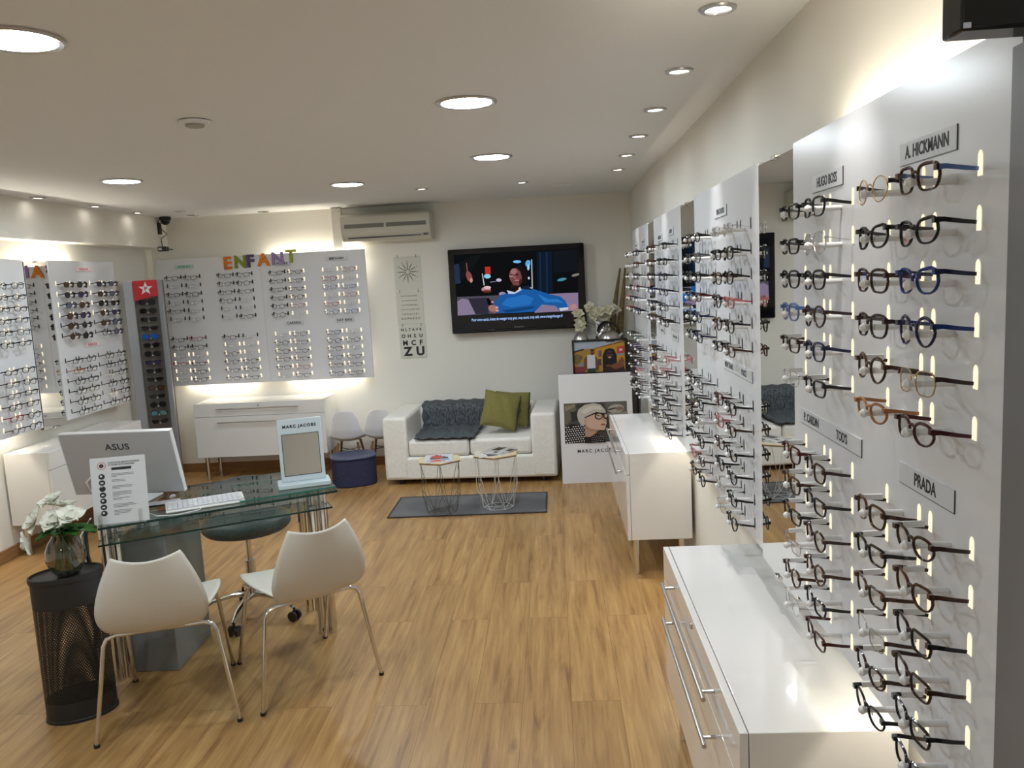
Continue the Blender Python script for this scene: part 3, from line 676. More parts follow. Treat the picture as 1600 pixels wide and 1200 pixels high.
# eye test charts
CH = pm('chart_card', (.66, .65, .58), .6)
def chart(label, zc, h, xc): 
    t = thing('eye_chart', label, 'eye chart', (xc, 7.383, zc), group='eye test sheets beside the television')
    MB().box(-.122, .122, 0, .006, -h/2, h/2).build('sheet', CH, t)
    for s in (-1, 1): MB().tube([(s*.085, -.003, h/2-.012), (s*.085, -.003, h/2+.014)], .0022, 6).build('hook', BLACKM, t)
    return t
t = chart('white sheet with an astigmatism clock dial, uppermost of the eye charts', 1.762, .30, -1.305)
b = MB()
for k in range(12):
    a = 2*PI*k/12; d = Vector((math.sin(a), 0, math.cos(a))); q = Vector((d.z, 0, -d.x))*.0028
    P = [d*.026-q, d*.082-q, d*.082+q, d*.026+q]; b.add([v+Vector((0, -.0012, .01)) for v in P], [(0, 1, 2, 3)])
    if k < 12: text(str(12 if k == 0 else k), .017, GREYINK, t, (d.x*.095, -.001, d.z*.095+.01), depth=.0002, bold=.0003)
b.lathe([(.020, 0), (.024, 0)], (0, 0, 0), 24, close=False); 
for i in range(48, 48+48): x, y, z = b.v[i]; b.v[i] = (x, -.0012, y+.01)
b.build('dial', INK, t)
t = chart('white sheet with six rows of small letters, middle of the eye charts', 1.450, .30, -1.305)
for k, (s, sz, sp) in enumerate([('MRTVFUENCXOZDL', .012, 1.5), ('DLVATBKUERSN', .013, 1.6), ('RCYHOFMESPA', .014, 1.7), ('EXATZHDVN', .018, 1.8), ('YOELKSFDI', .021, 1.6), ('OXPHBZD', .027, 1.6)]):
    text(s, sz, INK, t, (0, -.001, .105-k*.041), depth=.0002, bold=.0003, space=sp)
t = chart('white sheet ending in the big letters Z U, lowest of the eye charts', 1.138, .30, -1.300)
for s, sz, z, xs, bo in [('NLTAVR', .034, .110, (-.090, -.055, -.022, .012, .045, .078), .001), ('OHSU', .044, .052, (-.083, -.029, .022, .078), .0015),
                         ('MCF', .062, -.012, (-.07, .006, .075), .0022), ('ZU', .110, -.092, (-.050, .064), .005)]:
    for ch, x in zip(s, xs): text(ch, sz, INK, t, (x, -.001, z), depth=.0002, bold=bo, name='letter')
# air conditioner
t = thing('air_conditioner', 'cream wall air conditioner high on the back wall', 'air conditioner', (-1.435, 7.15, 2.17))
ACM = pm('ac_plastic', (.62, .60, .52), .35)
prof = [(.235, .12), (.03, .12), (.005, .10), (0, .06), (0, -.03), (.012, -.07), (.05, -.105), (.12, -.12), (.235, -.12)]
MB().prism(prof, -.395, .395, axis='x').build('body', ACM, t, bevel=.006)
MB().box(-.36, -.01, -.003, .01, .0, .035).build('grille', pm('ac_grille', (.20, .19, .17), .6), t)
MB().box(.01, .36, -.003, .01, .0, .035).build('grille', MATS['ac_grille'], t)
MB().box(-.335, .31, .012, .03, -.088, -.080).build('outlet', BLACK, t)
MB().box(.33, .37, .01, .03, -.088, -.070).build('label', GREYINK, t)
t = MB().box(-1.955, -1.868, 7.345, 7.39, 1.98, ZC).build('cable_duct', WALL, bevel=.004); tag(t, 'white vertical duct beside the air conditioner, down to the back board', 'duct')
# security cameras
t = thing('security_camera', 'dark dome security camera in the ceiling corner at back left', 'security camera', (-3.42, 7.22, ZC))
MB().lathe([(.05, -.001), (.052, -.02), (.045, -.03)], n=24).build('mount', BLACK, t, True)
MB().sphere((0, 0, -.03), .043, 20).build('dome', GBLACK, t, True)
t = thing('security_camera', 'small box security camera on cables under the dome camera', 'security camera', (-3.46, 7.24, 2.09))
MB().box(-.045, .03, -.05, .02, -.022, .02).build('housing', BLACK, t, bevel=.006)
MB().box(-.035, -.005, -.052, -.049, -.012, .008).build('lens', pm('glint', (.8, .8, .75), .1), t)  # pale colour paints a glint on the camera lens
MB().tube([(-.02, .0, .02), (-.03, .01, .09), (.03, .01, .13), (-.02, .0, .18), (-.03, -.0, .25), (-.01, -.01, .275)], .004, 6).build('cable', BLACK, t, True)
MB().box(-.055, -.02, -.02, .03, .13, .235).build('power_supply', BLACK, t, bevel=.008)
MB().cyl((.0, .02, 0), (.0, .148, 0), .006, 8).build('arm', BLACK, t)
# black monitor on the right wall, top right of the view
t = thing('wall_monitor', 'corner of a glossy black monitor projecting from the right wall', 'monitor', (.48, 1.0, 1.932))
MB().box(0, .235, 0, .05, 0, .33).build('housing', GBLACK, t, bevel=.004)
MB().box(.002, .010, -.002, 0, .002, .008).build('painted_glint', pm('painted_glint', (.5, .55, .65), .2), t)  # glint on the glossy corner, painted as a small pale chip

# ------------------------------------------------------------------ sunglasses stand
t = thing('sunglasses_stand', 'tall grey sunglasses stand with red star header in the back left corner', 'display stand', (-3.440, 6.73, 0), R(20))
SG = pm('stand_grey', (.33, .35, .38), .35, .3); SD = pm('stand_back', (.16, .145, .13), .4); RED = pm('stand_red', (.55, .012, .02), .3)
b = MB(); b.box(-.15, .15, .10, .13, .04, 1.81); b.build('back_panel', SD, t)
b = MB(); b.prism([(-.155, .0), (-.08, .015), (-.08, .10), (-.155, .10)], .04, 1.81); b.build('side_panel', SG, t, bevel=.004)
b = MB(); b.prism([(.105, .015), (.145, .0), (.145, .10), (.105, .10)], .04, 1.81); b.build('side_panel', SG, t, bevel=.004)
MB().box(-.16, .16, -.01, .14, 0, .04).build('base', BLACKM, t)
MB().box(-.08, .105, -.002, .10, .04, .50).build('plinth', RED, t)
hd = MB().prism([(-.08, 1.64), (.105, 1.68), (.105, 1.812), (-.08, 1.812)], .01, .03, axis='y').build('header', RED, t)
pts = []
for k in range(10):
    a = PI/2 + 2*PI*k/10; r = .058 if k % 2 == 0 else .024; pts.append((.018+r*math.cos(a), 1.742+r*math.sin(a)))
MB().prism(pts, .006, .0095, axis='y').build('star', pm('star_white', (.85, .85, .85), .4), hd)
text('P', .045, RED, hd, (.018, .005, 1.74), bold=.0015, depth=.0004)
rng = random.Random(3); STM = Matrix.Translation((-3.440, 6.73, 0)) @ Matrix.Rotation(R(20), 4, 'Z')
for k in range(15):
    z = 1.632-.0735*k
    ln = {4: 'bluemirror', 13: 'teal', 7: 'violet', 10: 'brown'}.get(k, 'dark'); s = rng.choice(['pilot', 'square', 'rect'])
    MB().tube([(.012, .101, z-.019), (.012, .05, z-.019)], .005, 8).build('peg', ACRYL, t)
    o = bpy.data.objects.new('sunglasses', fused(s, 'black' if k != 4 else 'blue', ln)); COL.objects.link(o)
    o.location = STM @ Vector((.012, .037, z-.003)); o.rotation_euler = (-.03, 0, R(20)+PI+rng.uniform(-.05, .05))
    tag(o, '%s sunglasses, %s from the top on the grey stand' % (LWORD[ln], ['topmost', 'second', 'third', 'fourth', 'fifth', 'sixth', 'seventh', 'eighth', 'ninth', 'tenth', 'eleventh', 'twelfth', 'thirteenth', 'fourteenth', 'lowest'][k]), 'sunglasses', 'sunglasses on the grey stand')

# ------------------------------------------------------------------ sofa group
SOFA = fabric_mat('sofa_leatherette', (.82, .80, .75), (.88, .86, .81), 40, .55, .15)
GREYT = fabric_mat('grey_throw', (.045, .052, .060), (.15, .165, .18), 90, .95, .9, (1, 1, .35), .006)
OLIVE = fabric_mat('olive_cloth', (.19, .17, .05), (.26, .235, .08), 200, .9, .3)
DKGREY = pm('dark_zip', (.03, .03, .035), .7)
sofa = thing('sofa', 'off-white two-seat block sofa against the back wall', 'sofa', (-.745, 6.53, 0), R(-3.2))
MB().box(-.72, .72, .0, .72, .045, .235).build('base', SOFA, sofa, bevel=.02, seg=3)
for s in (-1, 1):
    MB().box(min(s*.72, s*.515), max(s*.72, s*.515), -.003, .72, .048, .575).build('arm', SOFA, sofa, bevel=.025, seg=3)
MB().box(-.515, .515, .52, .72, .2, .575).build('backrest', SOFA, sofa, bevel=.025, seg=3)
for s in (-1, 1):
    MB().box(min(s*.004, s*.514), max(s*.004, s*.514), .01, .53, .236, .375).build('seat_cushion', SOFA, sofa, bevel=.028, seg=3)
for sx in (-.6, .6):
    for y in (.08, .64): MB().cyl((sx, y, 0), (sx, y, .05), .025, 12).build('foot', BLACK, sofa)
def throw_fn(u, v):
    x = -1.20 + u*(.50+.08*v)
    path = [(6.525+.005, .394), (6.62, .396), (6.80, .396), (6.96, .396), (7.014, .406), (7.017, .47), (7.017, .56), (7.045, .597), (7.15, .599), (7.24, .598)]
    s_ = v*(len(path)-1); i = min(int(s_), len(path)-2); f = s_-i
    y = path[i][0]*(1-f)+path[i+1][0]*f; z = path[i][1]*(1-f)+path[i+1][1]*f
    y -= (x+.745)*.055
    return (x + .006*math.sin(v*40), y + (.004*math.sin(u*60) if v > .45 else 0), z+.004*math.sin(u*31+v*9)+(.003*math.sin(v*55) if v < .4 else 0))
o = MB().grid(throw_fn, 48, 60).build('throw_blanket', GREYT, None, True, solid=.014)
tag(o, 'dark grey chunky knit throw over the left half of the sofa', 'blanket')
def pillow(loc, rot, s, label):
    t = thing('cushion', label, 'cushion', loc, 0, 'olive cushions on the sofa'); t.rotation_euler = rot
    b = MB()
    for side in (-1, 1):
        def fn(u, v, side=side):
            x = (u-.5)*2; z = (v-.5)*2; k = max(0, (1-abs(x)**2.6)*(1-abs(z)**2.6))**.5
            pin = 1-.06*(1-abs(x))*abs(z)**2; pin2 = 1-.06*(1-abs(z))*abs(x)**2
            return (x*s*pin2, side*.065*k+.004*math.sin(x*9+z*4)*k, z*s*pin)
        b.grid(fn, 22, 22)
    b.build('cover', OLIVE, t, True, angle=80)
    MB().box(s*.93, s*1.0, -.012, .012, -s*.98, s*.98).build('zip_strip', DKGREY, t, bevel=.004)
    MB().tube([(s*.97, -.01, 0), (s*1.05, -.03, .03), (s*1.0, -.05, -.03)], .004, 6).build('tie', DKGREY, t)
pillow((-.485, 6.76, .570), (R(-22), R(14), R(6)), .155, 'olive green cushion in front, tilted, on the sofa')
pillow((-.395, 6.91, .552), (R(-16), R(4), R(-4)), .150, 'olive green cushion behind the other, in the sofa corner')
RUG = fabric_mat('rug_grey', (.13, .13, .135), (.17, .17, .178), 200, .95, .3)
t = thing('rug', 'grey rectangular mat with dark edging before the sofa', 'rug', (-.69, 5.90, 0))
MB().box(-.565, .565, -.26, .26, .0005, .006).build('pile', RUG, t)
b = MB()
for a in ((-.578, .578, -.272, -.26), (-.578, .578, .26, .272), (-.578, -.565, -.26, .26), (.565, .578, -.26, .26)): b.box(*a, .0005, .008)
b.build('edging', pm('rug_edge', (.035, .035, .04), .8), t)
LIGHTW = wood_mat('birch_top', srgb('cdb98f'), srgb('dccba4'), (6, 60, 60)); EDGEW = pm('ply_edge', (.30, .19, .10), .6)
def wire_table(label, loc, r, h, mat, rz):
    t = thing('side_table', label, 'side table', loc, rz, 'wire side tables with wooden tops')
    o8 = [(r*math.cos(2*PI*(k+.5)/6)*1.0, r*math.sin(2*PI*(k+.5)/6)) for k in range(6)]
    MB().prism(o8, h-.012, h).build('table_top', [LIGHTW], t)
    MB().prism([(x*1.004, y*1.004) for x, y in o8], h-.0135, h-.003).build('edge_band', EDGEW, t)
    b = MB(); n = 6; rt, rm, rb_ = r*.93, r*.93, r*.62
    top = [Vector((rt*math.cos(2*PI*(k+.5)/n), rt*math.sin(2*PI*(k+.5)/n), h-.014)) for k in range(n)]
    mid = [Vector((rm*math.cos(2*PI*(k+.5)/n), rm*math.sin(2*PI*(k+.5)/n), h*.40)) for k in range(n)]
    bot = [Vector((rb_*math.cos(2*PI*k/n), rb_*math.sin(2*PI*k/n), .003)) for k in range(n)]
    for k in range(n):
        j = (k+1) % n
        for a, c in ((top[k], top[j]), (top[k], mid[k]), (bot[k], bot[(k+1) % n]), (mid[k], bot[k]), (mid[k], bot[j]), (top[k], bot[j])):
            b.tube([a, c], .0018, 5)
        b.tube([bot[k], (0, 0, .003)], .0015, 5)
    b.build('wire_frame', mat, t)
    return t
zr = .008
wire_table('low wire table with dark wires and hexagonal wooden top, left one', (-.875, 5.72, zr), .168, .395, pm('wire_grey', (.16, .16, .16), .4, .6), R(10))
wire_table('low wire table with white wires and hexagonal wooden top, right one', (-.47, 5.80, zr), .178, .405, pm('wire_white', (.7, .7, .7), .4), R(0))
def magazine(label, loc, rz, cols, w_=.105, h_=.14, th=.004):
    t = thing('magazine', label, 'magazine', loc, rz, 'magazines on the side tables'); rng = random.Random(int(loc[0]*1000))
    MB().box(-w_, w_, -h_, h_, 0, th).build('pages', PAPER, t)
    mats = [pm('mag_'+c, srgb(c), .25) for c in cols]; b = MB(); b.box(-w_, w_, -h_, h_, th, th+.0004, 0)
    for k in range(12):
        x, y = rng.uniform(-w_, w_*.6), rng.uniform(-h_, h_*.6); b.box(x, min(w_, x+rng.uniform(.02, .08)), y, min(h_, y+rng.uniform(.02, .1)), th+.0004, th+.0005+k*.00005, rng.randrange(len(cols)))
    b.build('cover', mats, t)
zt = zr+.395
magazine('magazine with red and blue cover on the left wire table', (-.875, 5.715, zt), R(8), ['c9ccd6', 'c4302b', '8e9bb0', 'd8483c', '3c3f4a'], .10, .125, .006)
zt2 = zr+.405
magazine('lower open magazine with white cover on the right wire table', (-.50, 5.775, zt2), R(20), ['d9d5cf', '8a3a34', '4b4a52', 'bfc3cc'], .115, .10)
magazine('upper magazine with dark photo cover on the right wire table', (-.45, 5.84, zt2+.0055), R(-30), ['b9b6b4', '2e2c33', '6f6a70', 'd0cbc8'], .10, .11)
# children's chairs and pouf
WSH = pm('white_shell', (.80, .80, .83), .3); BEECH = wood_mat('beech_leg', srgb('7a5431'), srgb('916a44'), (30, 30, 4))
def kid_chair(label, loc, rz):
    t = thing('childrens_chair', label, 'chair', loc, rz, 'white shell chairs for children')
    prof = [(-.145, .585), (-.135, .50), (-.12, .40), (-.095, .325), (-.03, .295), (.05, .298), (.125, .303), (.155, .290)]
    hw = [.078, .112, .138, .154, .158, .152, .142, .12]
    def fn(u, v):
        s_ = v*(len(prof)-1); i = min(int(s_), len(prof)-2); f = s_-i; f2 = f*f*(3-2*f)*.4+f*.6
        y = prof[i][0]*(1-f2)+prof[i+1][0]*f2; z = prof[i][1]*(1-f2)+prof[i+1][1]*f2; h = hw[i]*(1-f2)+hw[i+1]*f2; x = (u-.5)*2
        up = .05*abs(x)**2.5*math.sin(PI*min(1, max(0, (v-.25)/.75))); 
        return (x*h, y+.045*x*x*(1-v)**1.0*.8, z+up*.9-(.018*x*x if v < .08 else 0))
    MB().grid(fn, 17, 25).build('shell', WSH, t, True, solid=.006, sub=1, angle=80)
    for sx in (-1, 1):
        for sy in (-1, 1):
            MB().tube([(sx*.085, sy*.07+.02, .285), (sx*.132, sy*.13+.02, 0)], [.011, .008], 10).build('leg', BEECH, t, True)
    b = MB(); b.tube([(-.1, -.065, .21), (.1, .105, .21)], .003, 6).tube([(.1, -.065, .21), (-.1, .105, .21)], .003, 6).build('brace', BLACKM, t)
kid_chair('small white shell chair with wooden legs, right beside the back cabinet', (-1.895, 7.12, 0), R(3))
kid_chair('small white shell chair half hidden by the left sofa arm', (-1.59, 7.15, 0), R(0))
NAVY = fabric_mat('navy_felt', (.030, .032, .075), (.045, .048, .10), 120, .8, .2)
def sq(r, p, n=40): return [(r*math.copysign(abs(math.cos(2*PI*k/n))**(2/p), math.cos(2*PI*k/n)), r*math.copysign(abs(math.sin(2*PI*k/n))**(2/p), math.sin(2*PI*k/n))) for k in range(n)]
t = thing('pouf', 'low navy blue rounded storage pouf beside the sofa', 'pouf', (-1.765, 6.72, 0), R(20))
MB().prism([(x*1.0, y*.9) for x, y in sq(.185, 3)], 0, .232).build('drum', NAVY, t, bevel=.01)
b = MB().prism([(x*1.02, y*.92) for x, y in sq(.19, 3)], .232, .25).build('lid', pm('navy_lid', (.04, .06, .14), .35), t, bevel=.006)

# poster board, picture, shelf objects
t = thing('poster_board', 'large white poster board with woman in black glasses leaning right of sofa', 'poster', (.30, 6.42, 0))
MB().box(-.29, .29, 0, .02, 0, .885).build('board', pm('poster_white', (.86, .85, .87), .5), t)
def PP(x, y): 
    u = (x-107-(y-335)*.03)/703; v = (y-335+(x-107)*.024)/443; return (-.255+u*.50, .655-v*.325)
p = Pic(PP, 0, -.0005)
p.poly([(107, 335), (810, 318), (825, 756), (120, 778)], '4c4a44')
p.poly([(110, 340), (240, 335), (240, 450), (150, 560), (112, 570)], '6c6656'); p.poly([(120, 370), (230, 345), (235, 370), (130, 420)], '94866a'); p.poly([(180, 430), (250, 420), (260, 520), (200, 540)], '2d2c2b')
p.poly([(250, 345), (540, 325), (560, 420), (260, 430)], '3b3a3a'); p.poly([(560, 330), (800, 322), (805, 430), (600, 440)], '6b665f'); p.ell(690, 400, 90, 48, 'b3aca2', -.1); p.ell(730, 400, 45, 22, '8c6f5d'); p.poly([(600, 402), (690, 385), (690, 398), (612, 420)], '3f3a36')
p.poly([(590, 450), (820, 430), (824, 600), (640, 620)], '9a9188'); p.poly([(640, 620), (824, 600), (826, 752), (650, 765)], '5b6156')
p.poly([(118, 590), (200, 560), (300, 575), (355, 620), (350, 690), (330, 772), (120, 778)], '141216')
for i in range(9):
    for j in range(8):
        x, y = 132+i*27+(j % 2)*12, 600+j*24-i*3
        if x < 345 and y > 575+(20 if x < 200 else 0) and y < 770: p.ell(x, y, 8, 7, 'e3dfdc', 0, 8)
p.poly([(395, 700), (480, 670), (560, 720), (575, 768), (340, 774), (335, 720)], '17151a')
for i in range(6):
    for j in range(4):
        x, y = 420+i*24+(j % 2)*10, 690+j*22+i*3
        if y < 764: p.ell(x, y, 5, 4, 'cfcbc8', 0, 6)
p.poly([(340, 590), (480, 600), (470, 660), (400, 705), (345, 700)], 'c09880')
p.poly([(330, 500), (400, 430), (520, 430), (580, 470), (584, 560), (560, 630), (480, 628), (400, 610), (350, 570)], 'd9b7a0')
p.poly([(340, 560), (400, 612), (500, 628), (470, 650), (380, 640), (345, 600)], 'b08a72')
p.poly([(255, 460), (270, 400), (340, 350), (440, 332), (520, 350), (570, 410), (578, 445), (500, 432), (420, 448), (350, 480), (345, 570), (300, 575), (268, 520)], 'c9c1b5')
p.poly([(300, 420), (400, 360), (500, 365), (540, 400), (440, 400), (340, 450)], 'ddd7cd'); p.ell(352, 530, 18, 34, 'cfa48d')
p.poly([(335, 488), (445, 440), (470, 430), (582, 450), (582, 468), (480, 452), (440, 458), (345, 495)], '0c0a0b')
p.ell(498, 478, 46, 38, '0c0a0b'); p.ell(500, 477, 34, 27, 'c9aa98'); p.ell(572, 475, 26, 34, '0c0a0b'); p.ell(576, 474, 16, 22, 'c9aa98'); p.ell(490, 470, 14, 6, '3a2c28')
p.poly([(545, 500), (575, 520), (565, 530), (540, 520)], 'c89c86'); p.ell(545, 568, 28, 10, 'a9544c')
p.mb.build('photo_print', p.mats, t)
text('MARC JACOBS', .036, INK, t, (-.013, -.0008, .262), depth=.0003, bold=.0006, space=1.35)
t = thing('display_plinth', 'black plinth behind the poster board in the back right corner', 'plinth', (.375, 7.0, 0))
MB().box(-.225, .26, 0, .36, 0, 1.085).build('body', BLACKM, t, bevel=.003)
t = thing('picture_frame', 'black framed photo of two men outdoors, above the poster board', 'picture', (.375, 6.965, .97))
b = MB()
b.box(-.232, .232, 0, .034, -.155, -.14); b.box(-.232, .232, 0, .034, .125, .14); b.box(-.232, -.217, 0, .034, -.14, .125); b.box(.217, .232, 0, .034, -.14, .125); b.build('frame', BLACK, t)
MB().box(-.217, .217, .012, .034, -.14, .125).build('backing', PAPER, t)
def FP(x, y):
    u = (x-105-(y-800)*.055)/565; v = (y-800+(x-105)*.04)/360; return (-.217+u*.434, .125-v*.265)
p = Pic(FP, 0, .0115)
p.poly([(105, 800), (670, 777), (690, 1148), (125, 1172)], 'c39034'); p.poly([(105, 800), (660, 777), (335, 872), (215, 880), (105, 910)], 'b4bccb'); p.poly([(105, 905), (215, 875), (225, 893), (110, 925)], '3d332d')
p.poly([(335, 872), (660, 785), (665, 800), (338, 890)], '7e5a2a'); p.poly([(340, 880), (665, 800), (680, 1000), (350, 1050)], 'd3992b'); p.poly([(110, 925), (225, 893), (240, 1100), (120, 1110)], 'b78532'); p.ell(150, 1000, 40, 60, '7a6a34'); p.ell(255, 920, 36, 40, 'a98a3e')
p.poly([(383, 900), (418, 895), (420, 970), (386, 975)], '6a6674'); p.poly([(380, 1000), (415, 998), (418, 1070), (384, 1074)], '4a4a55'); p.poly([(180, 960), (200, 955), (205, 1000), (185, 1005)], '57505a')
p.poly([(115, 1090), (230, 1085), (240, 1165), (122, 1172)], '8f3a3c'); p.poly([(160, 1050), (220, 1030), (225, 1080), (170, 1090)], '93918f')
p.poly([(585, 860), (668, 845), (676, 940), (590, 950)], 'cf4a3c'); p.ell(630, 890, 20, 14, 'e8d8d4'); p.poly([(585, 940), (676, 925), (678, 950), (588, 960)], '8c9aa0')
p.poly([(255, 950), (345, 945), (360, 1110), (262, 1118)], 'e3e1e4'); p.poly([(225, 1000), (258, 950), (262, 1110), (232, 1160), (222, 1100)], '7d4a33'); p.poly([(345, 950), (375, 1000), (395, 1100), (380, 1150), (355, 1100)], '7d4a33'); p.ell(315, 920, 24, 34, '82503a'); p.ell(314, 893, 24, 12, '2c2227')
p.poly([(262, 1110), (360, 1104), (362, 1165), (265, 1168)], '2f4a40'); p.ell(312, 938, 14, 6, '3a1d18')
p.poly([(440, 1165), (430, 960), (455, 890), (500, 872), (550, 880), (585, 950), (590, 1060), (575, 1160)], '17120f'); p.ell(508, 950, 34, 48, '5e3427'); p.poly([(472, 925), (545, 918), (545, 940), (475, 944)], '1b1516'); p.ell(508, 978, 15, 8, 'd8c4bc')
p.poly([(450, 1100), (560, 1050), (660, 1050), (686, 1148), (560, 1155), (455, 1165)], '3b2a25'); p.poly([(500, 1080), (600, 1040), (640, 970), (668, 1010), (660, 1090), (580, 1120)], '8c5136'); p.ell(500, 1075, 40, 12, '7a4630')
p.mb.build('photo_print', p.mats, t)
def kettle(label, loc, r, handle):
    t = thing('kettle', label, 'kettle', loc)
    prof = [(r*.98, 0), (r, .012)] + [(r*math.cos(a), .012+r*.95*math.sin(a)) for a in [PI/2*k/9 for k in range(1, 9)]] + [(.003, .012+r*.95)]
    MB().lathe(prof, n=28).build('body', STEEL, t, True, angle=60)
    MB().lathe([(r*1.02, -.0), (r*1.02, .012)], n=28).build('base_ring', BLACK, t, True)
    if handle:
        MB().lathe([(.014, .010+r*.93), (.017, .010+r*.93+.02), (.012, .010+r*.93+.024)], n=16).build('lid_knob', STEEL, t, True)
        P = [(r*1.02*math.cos(a), 0, r*.45+r*1.25*math.sin(a)*1.02) for a in [R(15)+R(150)*k/12 for k in range(13)]]
        MB().tube(P, .009, 8).build('handle', BLACK, t, True)
        MB().tube([(r*.9, 0, r*.35), (r*1.25, 0, r*.7)], [.02, .011], 10).build('spout', STEEL, t, True)
    return t
kettle('brushed steel kettle with black arched handle on the black plinth', (.47, 7.06, 1.0855), .092, True)
t = thing('steel_dome', 'small brushed steel dome left of the kettle', 'dome', (.225, 7.06, 1.0855)); r = .066
MB().lathe([(r*math.cos(a), .008+r*1.25*math.sin(a)) for a in [PI/2*k/9 for k in range(0, 9)]] + [(.002, .008+r*1.25)], n=24).build('shell', STEEL, t, True, angle=60)
MB().lathe([(r*1.03, 0), (r*1.03, .01), (r*.5, .01)], n=24).build('base', BLACK, t, True)
t = thing('vase', 'mirrored square vase behind the kettle', 'vase', (.42, 7.22, 1.0855))
MB().box(-.06, .06, -.06, .06, 0, .17).build('body', MIRROR, t, bevel=.004)
PET = pm('cream_petal', (.72, .68, .52), .6); PETW = pm('white_petal', (.80, .80, .70), .5); LEAF = pm('leaf_green', (.03, .12, .02), .35); STEM = pm('stem_green', (.08, .16, .04), .5)
def petal(b, c, d, L_, W, up, mi=0):
    d = Vector(d).normalized(); up = Vector(up); sd = d.cross(up).normalized(); up = sd.cross(d).normalized()
    def fn(u, v):
        w_ = W*math.sin(PI*min(1, v*.92+.06))**.7; x = (u-.5)*2
        return Vector(c) + d*(L_*v) + sd*(x*w_) + up*(L_*.35*v*v*(-1 if mi < 5 else 1)*.6 + W*.35*x*x)
    b.grid(fn, 7, 8, mi)
def bloom(parent, c, n, L_, W, mat, axis=(0, -1, .3), name='bloom', rng=random):
    b = MB(); ax = Vector(axis).normalized(); s1 = ax.orthogonal().normalized(); s2 = ax.cross(s1)
    for k in range(n):
        a = 2*PI*k/n + rng.uniform(-.2, .2); d = s1*math.cos(a)+s2*math.sin(a)+ax*rng.uniform(.25, .8)
        petal(b, c, d, L_*rng.uniform(.8, 1.1), W, ax)
    for k in range(max(2, n//2)):
        a = 2*PI*k/max(2, n//2)+.5; d = s1*math.cos(a)+s2*math.sin(a)+ax*2
        petal(b, c, d, L_*.65, W*.7, ax)
    b.build(name, mat, parent, True, angle=80)
rng = random.Random(11)
t = thing('flower_bunch', 'cream artificial flowers in the mirrored vase by the television', 'flowers', (.42, 7.22, 1.25))
for (x, y, z) in [(-.21, -.1, .08), (-.19, -.08, .0), (-.08, -.06, .06), (-.02, -.1, .09), (.03, -.04, .04), (.06, -.1, .10), (-.1, -.03, .12), (-.20, -.12, -.03), (.12, -.05, .09)]:
    bloom(t, (x, y, z), 6, .062, .026, PET, (rng.uniform(-.4, .2), -1, .4), rng=rng)
b = MB()
for x, z in [(-.19, .02), (-.08, .06), (.0, .08), (.06, .08)]: b.tube([(0, 0, -.12), (x*.4, -.03, -.02), (x, -.06, z)], .003, 5)
b.build('stems', STEM, t)
KR = fabric_mat('kraft_paper', srgb('6f5f43'), srgb('85744f'), 30, .8, .1)
for k, (x, y, dx, lab) in enumerate([(.52, 7.27, .085, 'brown paper cone leaning behind the kettle, left of the pair'), (.60, 7.27, .05, 'brown paper cone leaning behind the kettle, right of the pair')]):
    t = thing('paper_cone', lab, 'paper cone', (x, y, 1.0855), group='brown paper cones')
    MB().tube([(-.03, 0, 0), (dx, .06, .62)], [.035, .008], 14).build('roll', KR, t, True)

# ------------------------------------------------------------------ desk corner
dg_ = math.atan2(.475, .88); du = Vector((math.cos(dg_), math.sin(dg_), 0)); dv = Vector((-math.sin(dg_), math.cos(dg_), 0)); d0 = Vector((-1.92, 3.16, 0))
def DP(u, v, z=0): q = d0+du*u+dv*v; return (q.x, q.y, z)
GLS = thin_glass('table_glass', (.86, .93, .90), .05, 0, 1.0); GEDGE = pm('glass_edge', (.006, .03, .025), .1)
desk = thing('glass_desk', 'two-tier clear glass desk on paired chrome posts', 'desk', d0, dg_)
def slab(name, x0, x1, y0, y1, z0, z1, parent, edge):
    b = MB(); vs = [(x, y, z) for z in (z0, z1) for y in (y0, y1) for x in (x0, x1)]
    b.add(vs, [(0, 2, 3, 1), (4, 5, 7, 6)], 0); b.add(vs, [(0, 1, 5, 4), (2, 6, 7, 3), (0, 4, 6, 2), (1, 3, 7, 5)], 1)
    return b.build(name, [GLS, edge], parent)
slab('glass_top', 0, 1.0, 0, .56, .73, .74, desk, GEDGE)
slab('glass_shelf', -.01, .985, .07, .52, .640, .648, desk, GEDGE)
for (u, v) in [(.012, .16), (.012, .46), (.955, .15), (.955, .46)]:
    for k in (0, 1):
        x = u+k*.045*(1 if u < .5 else -1); MB().cyl((x, v+k*.018, 0), (x, v+k*.018, .73 if k == 0 else .64), .021, 20).build('post', CHROME, desk, True)
t = thing('desk_glass_riser', 'small green-edged glass plate on the right end of the desk', 'glass plate', DP(.57, .0, .741), dg_)
slab('plate', 0, .43, .03, .36, .0045, .0125, t, pm('green_edge', (.03, .16, .12), .15))
for x, y in ((.03, .06), (.40, .06), (.03, .33), (.40, .33)): MB().cyl((x, y, 0), (x, y, .0045), .010, 12).build('pad', CHROME, t)
t = thing('desk_pedestal', 'grey painted box pedestal under the glass desk', 'pedestal', (-1.865, 3.57, 0), R(2))
MB().box(-.10, .10, -.19, .19, 0, .636).build('box', pm('grey_laminate', (.22, .23, .235), .45), t, bevel=.003)
